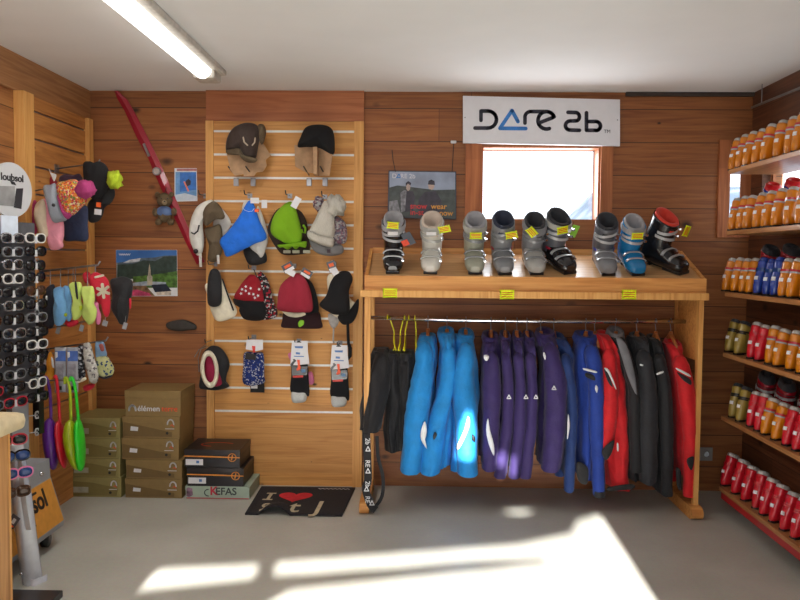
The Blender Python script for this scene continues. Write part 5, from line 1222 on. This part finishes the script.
glove('ski_glove', 'lime green glove with black strap, left of its pair', LMG, [(290, 172), (330, 160), (372, 166), (380, 230), (372, 290), (388, 340), (378, 395), (345, 432), (312, 430), (305, 350), (318, 290), (298, 220)], GL, yG - .09, cat='glove', grp=GG, loopp=((340, 60), (335, 170)), extra=[('black_strap', BLACKC, [(325, 165), (338, 165), (350, 272), (338, 276)], .03), ('yellow_mark', LIMY, [(360, 335), (378, 335), (378, 360), (362, 365)], .03)])
glove('ski_glove', 'lime green glove nearest the red mitten', LMG, [(374, 200), (420, 192), (460, 195), (470, 270), (466, 320), (486, 370), (470, 445), (430, 472), (402, 440), (378, 390), (395, 330), (384, 270)], GL, yG - .10, cat='glove', grp=GG, loopp=((350, 60), (380, 200)))
t = glove('ski_glove', 'red mitten with a cream snowflake and white lettering', RDG, [(425, 130), (470, 88), (530, 110), (570, 150), (580, 230), (586, 330), (575, 400), (548, 412), (540, 340), (500, 315), (470, 270), (440, 200)], GL, yG - .02, cat='glove', grp=GG, loopp=((470, 50), (480, 100)))
mb = MB(plain('snowflake cream', S(222, 214, 190), .7)); c = GL([(530, 225)])[0]
for a in range(3):
    ca, sa = math.cos(a * PI / 3 + .4), math.sin(a * PI / 3 + .4); mb.stroke([PY(c[0] - 6 * ca, c[1] - 6.5 * sa, yG - .055), PY(c[0] + 6 * ca, c[1] + 6.5 * sa, yG - .055)], .016, th=.004)
mb.stroke([PY(u, v, yG - .052) for u, v in GL([(475, 125), (530, 112)])], .012, th=.003); mb.build('snowflake', t)
glove('ski_gloves', 'dark red gloves behind the lime green ones', RDG, [(388, 100), (420, 82), (445, 110), (450, 160), (410, 170), (392, 145)], GL, yG + .02, .025, grp=GG)
glove('ski_gloves', 'thick black ski gloves at the corner end of the upper glove rail', BLACKC, [(585, 150), (630, 128), (680, 120), (742, 150), (745, 230), (725, 320), (705, 450), (660, 470), (635, 430), (592, 350), (602, 250)], GL, yG + .0, .04, grp=GG, extra=[('red_edge', RDG, [(722, 275), (736, 290), (734, 350), (724, 345)], .01)], loopp=((640, 90), (650, 130)))
glove('ski_glove', 'small pink glove fingers peeping below the red mitten', PNK, [(470, 305), (495, 310), (500, 350), (515, 400), (510, 460), (488, 465), (480, 400), (465, 345)], GL, yG - .05, .02, cat='glove', grp=GG)
glove('ski_glove', 'dark red glove tip between the light blue and lime gloves', RDG, [(250, 445), (340, 435), (350, 465), (300, 488), (270, 480)], GL, yG - .0, .02, cat='glove', grp=GG)
for i, (u, v, w, h, lab) in enumerate(((545, 460, 60, 50, 'white paper tag below the red mitten'), (375, 495, 50, 60, 'white paper tag below the lime gloves'), (205, 510, 50, 70, 'grey paper tag below the light blue gloves'), (690, 480, 50, 60, 'pale cord tag below the black gloves'))):
    p = PY(*GL([(u, v)])[0], yG - .03); s_ = 4.27 / 785 / 7.27
    t = thing('paper_tag', lab, 'tag', tuple(p)); mb = MB(plain('tag pale', S(150, 152, 156), .6))
    mb.box(p, (w * s_ * .6, .003, h * s_ * .8), (0, .3, 0)); mb.tube([p + Vector((0, 0, h * s_ * .3)), p + Vector((.004, .02, h * s_ + .05))], .0012, 5); mb.build('tag', t)
rod((40, 350), (106, 340.5), yG, 'lower steel rail on the left slatwall with socks and mittens', .005, 'glove_rail')
GK = 'mittens and packets on the lower glove rail'
ORC = cloth('glove orange', 222, 148, 30)
glove('mitten', 'orange and black glove at the left end of the lower rail', ORC, [(128, 150), (150, 165), (163, 260), (158, 345), (130, 358), (105, 340), (112, 250)], G2, yG - .06, .03, grp=GK, cat='glove', extra=[('pale_patch', WHITE, [(142, 180), (156, 200), (160, 250), (148, 240)], .03)])
glove('mitten', 'black and white glove behind the orange one', BLACKC, [(92, 150), (125, 145), (125, 260), (95, 300), (84, 250)], G2, yG - .0, .03, grp=GK, cat='glove', extra=[('white_patch', WHITE, [(95, 200), (108, 205), (106, 265), (92, 262)], .03)])
def packet(u0, lab):
    q = [(u0, 115), (u0 + 76, 115), (u0 + 76, 415), (u0, 420)]; pts = G2(q); y = yG - .07
    t = one('sock_packet', lab, 'packet', pts, y, WHITE, group=GK)
    mb = MB(plain('packet white', S(176, 178, 186), .35)); puff(mb, pts, y, .018, 1, 40, False, .05); mb.build('pack', t, True)
    mb = MB(pb('packet blue', 80, 110, 180, .1)); bpx(mb, G2([(u0 + 5, 140), (u0 + 72, 140), (u0 + 72, 208), (u0 + 5, 208)]), y - .022, .003)
    mb.use(WHITE); bpx(mb, G2([(u0 + 3, 148), (u0 + 18, 145), (u0 + 20, 180), (u0 + 6, 188)]), y - .0235, .001); mb.build('blue_card', t)
    mb = MB(plain('packet grey print', S(150, 148, 156), .4, var=.2)); bpx(mb, G2([(u0 + 6, 225), (u0 + 58, 225), (u0 + 58, 330), (u0 + 6, 330)]), y - .022, .002); mb.use(BLACKP); bpx(mb, G2([(u0 + 30, 375), (u0 + 46, 375), (u0 + 46, 400), (u0 + 30, 400)]), y - .022, .002); mb.build('grey_print', t)
packet(165, 'white and blue sock packet, left one of two'); packet(246, 'white and blue sock packet, right one of two')
BWP = knit('black white pattern', 60, 60, 66, 60, [(30, 30, 36), (40, 40, 46), (200, 200, 204), (30, 30, 36), (120, 124, 130)])
GWP = knit('grey white pattern', 170, 168, 160, 60, [(206, 204, 198), (190, 186, 178), (110, 106, 110), (214, 212, 206), (190, 186, 178)])
YBP = knit('yellow blue pattern', 190, 190, 130, 60, [(196, 200, 140), (206, 206, 150), (196, 200, 140), (60, 84, 120), (206, 206, 150)])
glove('mitten', 'black and white patterned mitten beside the sock packets', BWP, [(322, 110), (350, 112), (362, 200), (370, 300), (350, 335), (326, 330), (324, 200)], G2, yG - .05, .025, grp=GK, cat='mitten', extra=[('cream_cuff', CRM, [(320, 335), (368, 315), (374, 332), (326, 352)], .05)])
glove('mitten', 'long grey-white patterned mitten in the middle of the lower rail', GWP, [(355, 100), (380, 84), (402, 92), (425, 170), (446, 240), (458, 310), (444, 352), (410, 352), (385, 290), (366, 200)], G2, yG - .08, .03, grp=GK, cat='mitten')
glove('mitten', 'yellow mitten with blue pattern and blue cuff, nearest the corner', YBP, [(440, 175), (475, 165), (512, 172), (545, 220), (562, 262), (548, 300), (505, 318), (462, 300), (450, 240)], G2, yG - .05, .035, grp=GK, cat='mitten', extra=[])
t = bpy.data.objects[[o.name for o in bpy.data.objects if o.name.startswith('mitten')][-1]]
outl('cuff', G2([(438, 90), (465, 78), (492, 82), (502, 120), (512, 172), (475, 182), (442, 184)]), yG - .05, cloth('mitten pale blue', 110, 140, 170), t, .03); outl('red_mark', G2([(460, 100), (485, 95), (495, 135), (475, 140)]), yG - .075, cloth('mitten rust', 160, 80, 70), t, .008)
outl('navy_tip', G2([(455, 296), (505, 312), (550, 296), (540, 315), (500, 325), (465, 312)]), yG - .045, NVY, t, .03)
glove('mitten', 'dark red knitted mitten tip under the long grey-white one', RDG, [(358, 375), (395, 358), (432, 362), (420, 390), (380, 408), (360, 400)], G2, yG - .02, .025, grp=GK, cat='mitten')
# ---- plastic snow gliders
yS = -.86
rod((36, 380.5), (80, 380.5), yS, 'thin steel rod on the left wall holding the coloured plastic snow gliders')
def glider(lab, m, blade, hand):
    t = one('snow_glider', lab, 'snow glider', blade, yS, m, group='plastic snow gliders')
    mb = MB(m); puff(mb, blade, yS - .02, .05, 1.0, 40, True, 0.0, K=6); mb.build('seat_blade', t, True)
    P = [PY(u, v, yS - .02) for u, v in hand]; mb = MB(m); mb.tube(catmull(P, 16, False), .0085, 8); mb.build('handle', t, True)
glider('purple plastic snow glider, nearest the sunglasses stand', plastic('purple plastic', 96, 38, 140, .3), L4([(266, 135), (300, 108), (328, 150), (345, 250), (345, 350), (335, 410), (308, 412), (278, 340), (262, 220)]), [(43, 392), (43, 380), (46, 377.5), (49, 386), (50.5, 400), (51, 420)])
glider('red plastic snow glider between the purple and yellow-green ones', plastic('red plastic', 200, 26, 46, .3), L4([(335, 145), (352, 125), (372, 170), (388, 280), (396, 380), (388, 410), (362, 360), (345, 260)]), [(54, 378), (56, 376.5), (57.5, 388), (59, 405), (60, 425)])
glider('yellow-green plastic snow glider', plastic('yellow green plastic', 168, 190, 24, .3), L4([(388, 160), (415, 118), (445, 150), (462, 250), (472, 350), (476, 415), (445, 410), (405, 330), (385, 230)]), [(65, 384), (65, 378), (67.5, 380), (70, 392), (71, 420)])
glider('bright green plastic snow glider, nearest the shoe boxes', plastic('bright green plastic', 40, 206, 40, .3), L4([(452, 140), (476, 118), (494, 190), (504, 300), (502, 390), (492, 425), (470, 410), (462, 280)]), [(70, 381), (71, 377.5), (73.5, 381), (76, 394), (78.5, 422)])

# ---------------------------------------------------------------- sunglasses stand
TH = math.radians(74); yC = -1.13
DV = Vector((math.cos(TH), math.sin(TH), 0)); NV = Vector((math.sin(TH), -math.cos(TH), 0))
GRYM = plain('stand grey metal', S(150, 154, 160), .45, var=.02); WHM = plain('stand pale metal', S(206, 208, 212), .4, var=.02)
c0 = PY(20, 320, yC)
base = Vector((c0.x, yC, 0))
t = thing('sunglasses_stand', 'tall grey sunglasses display stand with round white sign and orange base', 'display stand', tuple(base))
def along(s, z, n=0.0): return base + DV * s + NV * n + Vector((0, 0, z))
def slab(mb, s0, s1, z0, z1, n0, n1):
    q = [along(s0, z0, n1), along(s1, z0, n1), along(s1, z1, n1), along(s0, z1, n1)]; mb.poly(q, NV, n1 - n0); return mb
zt_ = PY(20, 222, yC).z; zb_ = PY(20, 470, yC).z
slab(MB(plain('stand mid grey', S(92, 92, 96), .5)), -.34, .13, PY(30, 405, yC).z, zt_, -.05, -.02).build('back_panel', t)
slab(MB(GRYM), -.05, .06, zb_ - .02, PY(20, 405, yC).z + .05, -.045, -.012).build('lower_post', t)
slab(MB(BLACKP), .13, .165, PY(30, 440, yC).z, PY(30, 310, yC).z, -.05, -.01).build('side_post', t)
for i in range(11):
    p = PY(37.5, 262 + 17 * i, yC + .12); mb = MB(WHM)
    mb.stroke([p + DV * (.014 * math.cos(a)) + Vector((0, 0, .020 * math.sin(a))) for a in [2 * PI * k / 6 for k in range(7)]], .005, tuple(DV), tuple(NV), .006); mb.tube([p, p - DV * .05 - NV * .03], .003, 6); mb.build('clip', t)
# round sign
sc_ = PY(11.5, 190, yC - .03); Z = Vector((0, 0, 1)); R0 = .135
mb = MB(plain('round sign', S(196, 198, 200), .4, var=.01)); mb.poly([sc_ + DV * (R0 * math.cos(a)) + Z * (R0 * math.sin(a)) for a in [2 * PI * k / 40 for k in range(40)]], NV, .012); mb.build('round_sign', t)
mb = MB(BLACKP); mb.text('loubsol', sc_ + NV * .002 - DV * .068 + Z * .045, DV, (0, 0, 1), .050, bold=.001); mb.build('sign_lettering', t)
mb = MB(plain('sign photo grey', S(140, 140, 140), .4, var=.2, scale=10), BLACKP); q = lambda a, b: sc_ + NV * .002 + DV * a + Z * b
mb.poly([q(-.125, .01), q(.02, .02), q(.02, -.08), q(-.1, -.08)], NV, .001); mb.use(BLACKP).poly([q(.03, .01), q(.075, .015), q(.06, -.09), q(.01, -.085)], NV, .001); mb.use(BLACKP).poly([q(-.01, .045), q(.02, .04), q(.03, .025), q(.0, .028)], NV, .001); mb.build('sign_photo', t)
MB(GRYM).tube([sc_ - Z * .13 - NV * .012, sc_ - Z * .24 - NV * .03], .012, 8).build('sign_neck', t)
mb = MB(plain('painted glare', S(214, 226, 240), .3, var=.03)); p = PY(11, 226, yC - .06); mb.poly([p + DV * a + Z * b for a, b in ((-.06, -.06), (.045, -.06), (.045, .05), (-.06, .05))], NV, .006); mb.build('glare_card', t)  # bluish-white card painted in for the glare on the glasses holder
# base: prism along y with a leaning printed face
def base_part():
    a = PY(62.7, 520, -1.1); b = PY(47.7, 478, -1.13); c = PY(47, 461.7, -1.13)
    xb_, xt = a.x, b.x; y1, y0 = -1.10, -1.75
    mk = lambda y: [Vector((xb_ - .5, y, .09)), Vector((xb_, y, .09)), Vector((xb_ + .01, y, a.z)), Vector((xt, y, b.z)), Vector((xt - .005, y, c.z + .01)), Vector((xb_ - .5, y, c.z + .01))]
    MB(GRYM).rings([mk(y0), mk(y1)]).build('base', t)
    d = Vector((xt, 0, b.z)) - Vector((xb_ + .01, 0, a.z)); nrm = Vector((d.z, 0, -d.x)).normalized(); nn = Vector((d.z, 0, -d.x)).normalized()
    P = lambda yy, k, o=.002: Vector((xb_ + .01, yy, a.z)) + d * k + nrm * o
    o = MB(plain('orange print', S(214, 148, 60), .5, var=.04)).poly([P(y0, 0.02), P(y1 - .01, 0.02), P(y1 - .01, .97), P(y0, .97)], nrm, .002).build('printed_face', t); o['label'] = 'orange printed face'
    dn = d.normalized()
    mb = MB(BLACKP); mb.text('loubsol', P(-1.57, .50, .004), (0, 1, 0), dn, .125, bold=.003)
    mb.poly([P(-1.42 + .03, .26, .004), P(-1.36, .26, .004), P(-1.385, .38, .004)], nrm, .001); mb.poly([P(-1.52, .05, .004), P(-1.42, .05, .004), P(-1.46, .2, .004)], nrm, .001)
    mb.stroke([P(-1.55, .86, .004), P(-1.28, .86, .004)], .012, (0, 1, 0), tuple(nrm), .001); mb.build('base_lettering', t)
    for yy in (-1.2, -1.45): 
        p = Vector((xt - .0, yy, (b.z + c.z) / 2)); MB(CHROME).ball(p, .012, 2).build('bolt', t, True)
    for yy in (-1.16, -1.66):
        c_ = Vector((xb_ - .06, yy, .036)); MB(BLACKP).cyl(c_ - Vector((.014, 0, 0)), c_ + Vector((.014, 0, 0)), .036).build('caster', t, True); MB(BLACKP).box(c_ + Vector((0, 0, .04)), (.02, .03, .045)).build('caster_fork', t)
base_part()

# sunglasses
def glasses_parts(t, fm, lm, wd=.14):
    w = wd / 2
    def prof(cx, rx, rz, y): return [Vector((cx + rx * abs(math.cos(a)) ** .8 * (1 if math.cos(a) >= 0 else -1), y, rz * abs(math.sin(a)) ** .8 * (1 if math.sin(a) >= 0 else -1))) for a in [2 * PI * k / 18 for k in range(18)]]
    mb = MB(fm)
    for s in (-1, 1):
        cx = s * w * .52
        mb.rings([prof(cx, .034, .026, .002), prof(cx, .034, .026, -.003), prof(cx, .028, .020, -.004), prof(cx, .028, .020, .003), prof(cx, .034, .026, .002)], (False, False))
    mb.box((0, 0, .006), (.014, .005, .007)); mb.build('frame', t, False, True)
    for s in (-1, 1):
        cx = s * w * .52; MB(lm).rings([prof(cx, .029, .021, .001), prof(cx, .028, .020, -.003), prof(cx, .012, .009, -.006)]).build('lens', t, True, True)
        MB(fm).tube([(s * w, .0, .010), (s * w, .025, .012), (s * w * .7, .04, .008)], .0028, 6).build('temple', t, True, True)
LENS = plain('dark lens', S(30, 30, 34), .08, var=.02); LBR = plain('brown lens', S(74, 50, 36), .1, var=.02); LBK = plain('blue lens', S(40, 70, 130), .1)
FMS = [('black', plastic('frame black', 22, 22, 24, .2), LENS), ('white', plastic('frame white', 222, 220, 214, .3), LENS), ('grey', plastic('frame grey', 120, 122, 126, .3), LENS), ('brown', plastic('frame brown', 84, 56, 40, .25), LBR), ('red', plastic('frame red', 190, 40, 60, .3), LENS), ('silver', plain('frame silver', S(190, 192, 196), .25, .8), LENS)]
PG = {}
ORDG = ['top', 'second', 'third', 'fourth', 'fifth', 'sixth', 'seventh', 'eighth', 'ninth', 'tenth', 'eleventh', 'twelfth', 'lowest']
cols = [(28, 'right-hand', [0, 0, 0, 0, 3, 0, 2, 0, 1, 0, 0, 1, 0], 0.08), (9, 'middle', [5, 2, 5, 1, 0, 5, 0, 5, 0, 0, 2, 0, 4], -.07), (-9, 'left-hand', [5, 0, 2, 0, 5, 0, 3, 0, 0, 5, 0, 4, 2], -.22)]
for px, cn, seq, s in cols:
    for i, kf in enumerate(seq):
        if cn == 'right-hand' and i == 0: kf = 1
        z = PY(20, 238 + 13.4 * i, yC).z; b_ = along(s, z, .03); b_.z = z + random.uniform(-.004, .004)
        fn, fm, lm = FMS[kf]
        lab = '%s-framed sunglasses in the %s column of the tall stand, %s' % (fn, cn, ORDG[i] + (' from the top' if 0 < i < 12 else ' pair'))
        rz = TH + random.uniform(-.12, .12)
        if kf not in PG:
            g = thing('sunglasses', lab, 'sunglasses', tuple(b_), rz, 'sunglasses on the tall stand'); glasses_parts(g, fm, lm); PG[kf] = g
        else: dup(PG[kf], lab, tuple(b_), rz, None, 'sunglasses on the tall stand')
mb = MB(WHM)
for s in (.08, -.07, -.22):
    for i in range(13):
        z = PY(20, 238 + 13.4 * i, yC).z; mb.box(along(s + .0, z + .0, .005), (.03, .05, .012), (0, 0, TH)); mb.box(along(s, z - .008, .03), (.016, .008, .034), (0, 0, TH))
o = mb.build('glasses_brackets', t); 

# small front stand with childrens sunglasses
yK = -1.62
c = PY(28, 560, yK); t2 = thing('leaflet_stand', 'slim silver-white stand with black foot plate in front of the tall sunglasses stand', 'display stand', (c.x, yK, 0))
mb = MB(plain('clear silver sheet', S(206, 210, 218), .25, .3, var=.03)); rs = []
for v, l, r in ((440, 9, 16), (470, 10, 21), (500, 12, 26), (540, 16, 31), (570, 20, 35), (600, 25, 38.5), (612, 27, 40)):
    a, b = PY(l, v, yK), PY(r, v, yK); b = b + Vector((0, .05, 0)); m = (a + b) / 2 + Vector((.0, -.04, 0))
    rs.append([a, m, b, b + Vector((0, .006, 0)), m + Vector((0, .006, 0)), a + Vector((0, .006, 0))])
zlast = rs[-1][0].z
for r in rs:
    for p in r: pass
mb.rings(rs); mb.rings([[Vector(p) for p in rs[-1]], [Vector((p.x + .01, p.y, .03)) for p in rs[-1]]]); mb.build('curved_sheet', t2, True)
mb = MB(WHM); mb.rings([[PY(u, v, yK + .08) for u in (6, 22)] + [PY(u, v, yK + .1) for u in (22, 6)] for v in (450, 560)]); mb.build('white_panel', t2)
mb = MB(WHM); rs = []
for v, l, r in ((455, 17, 21), (500, 21, 26), (530, 26, 31)): rs.append([PY(l, v, yK - .01), PY(r, v, yK - .01), PY(r, v, yK + .0), PY(l, v, yK + .0)])
mb.rings(rs).build('peg_strip', t2)
q = PZ(63, 590, .03); MB(plastic('base plate', 40, 38, 42, .4)).b2((q.x - .42, q.y - .35, 0), (q.x, q.y, .03), .004).build('foot_plate', t2)
for u, v in ((21, 574), (24, 592)): MB(CHROME).ball(PY(u, v, yK - .035), .007).build('screw', t2, True)
for u, v, fm, lm, lab in ((12, 440, plastic('frame red', 190, 40, 60, .3), LENS, 'small red and black childrens sunglasses, top one on the slim front stand'), (15, 456, FMS[0][1], LBK, 'small black sunglasses with blue lenses on the slim front stand'),
                          (18, 473, plastic('frame pink', 230, 130, 180, .3), LBK, 'small pink childrens sunglasses on the slim front stand'), (16, 492, FMS[3][1], LBR, 'brown sunglasses, lowest pair on the slim front stand')):
    g = thing('sunglasses', lab, 'sunglasses', tuple(PY(u, v, yK - .05)), .75, 'sunglasses on the slim front stand'); glasses_parts(g, fm, lm, .115)
p = PY(13.5, 521, yK - .03); g = thing('card_tag', 'small dark and orange card hanging on the slim front stand', 'tag', tuple(p)); MB(G3, WHITE).box(p, (.04, .003, .055), (0, .6, 0)).use(WHITE).box(p + Vector((.002, -.002, .0)), (.014, .002, .024), (0, .6, 0)).use(ORG).box(p + Vector((-.012, -.002, -.018)), (.03, .002, .006), (0, .6, 0)).build('card', g)

# counter at the left edge
yT = -2.15
xr = PY(9.5, 520, yT).x; ztop = PY(10, 430, yT).z
t = thing('wooden_counter', 'pine counter corner with a padded cream top at the left edge', 'counter', (xr - .2, yT, 0))
MB(COUNTW).b2((XL + .01, yT - .9, 0), (xr, yT, ztop)).build('cabinet', t); MB(PINEV).b2((xr - .03, yT - .002, 0), (xr + .001, yT + .012, ztop)).build('corner_post', t)
MB(cloth('cream pad', 214, 196, 156)).b2((XL + .01, yT - .95, ztop + .001), (PY(24, 420, yT).x, yT + .03, PY(10, 412, yT).z), .03).build('padded_top', t, True)

# ---------------------------------------------------------------- light
def area(name, loc, rot, sx, sy, power, col=(1, 1, 1)):
    l = bpy.data.lights.new(name, 'AREA'); l.shape = 'RECTANGLE'; l.size = sx; l.size_y = sy; l.energy = power; l.color = col
    o = bpy.data.objects.new(name, l); COL.objects.link(o); o.location = loc; o.rotation_euler = rot; return o
sun = bpy.data.lights.new('sun', 'SUN'); so = bpy.data.objects.new('sun', sun); COL.objects.link(so)
so.rotation_euler = SD.to_track_quat('-Z', 'Y').to_euler(); sun.energy = 40; sun.angle = math.radians(.6); sun.color = (1, .97, .92)
# added fill lamp standing in for unseen front windows; back window daylight; batten light
area('front_fill', (-.75, YF + .08, 1.5), (math.radians(90), 0, 0), 2.4, 1.6, 38, (.95, .98, 1.0))
area('window_daylight', ((W1[0] + W1[1]) / 2, .12, (W1[2] + W1[3]) / 2), (math.radians(-90), 0, 0), W1[1] - W1[0] - .06, W1[3] - W1[2] - .06, 10, (.9, .95, 1.0))
area('batten_light', (-1.2, p_end.y - 1.3, ZC - .09), (0, 0, 0), .1, 2.3, 16, (1, .97, .92))
wd = bpy.data.worlds.new('sky'); sc.world = wd; wd.use_nodes = True
nt = wd.node_tree; bg = nt.nodes['Background']; bg.inputs[0].default_value = (.86, .93, 1, 1); bg.inputs[1].default_value = 2.6
sc.view_settings.view_transform = 'Standard'; sc.view_settings.look = 'None'; sc.view_settings.gamma = 1; sc.view_settings.exposure = 0.0
sc.view_settings.use_curve_mapping = False
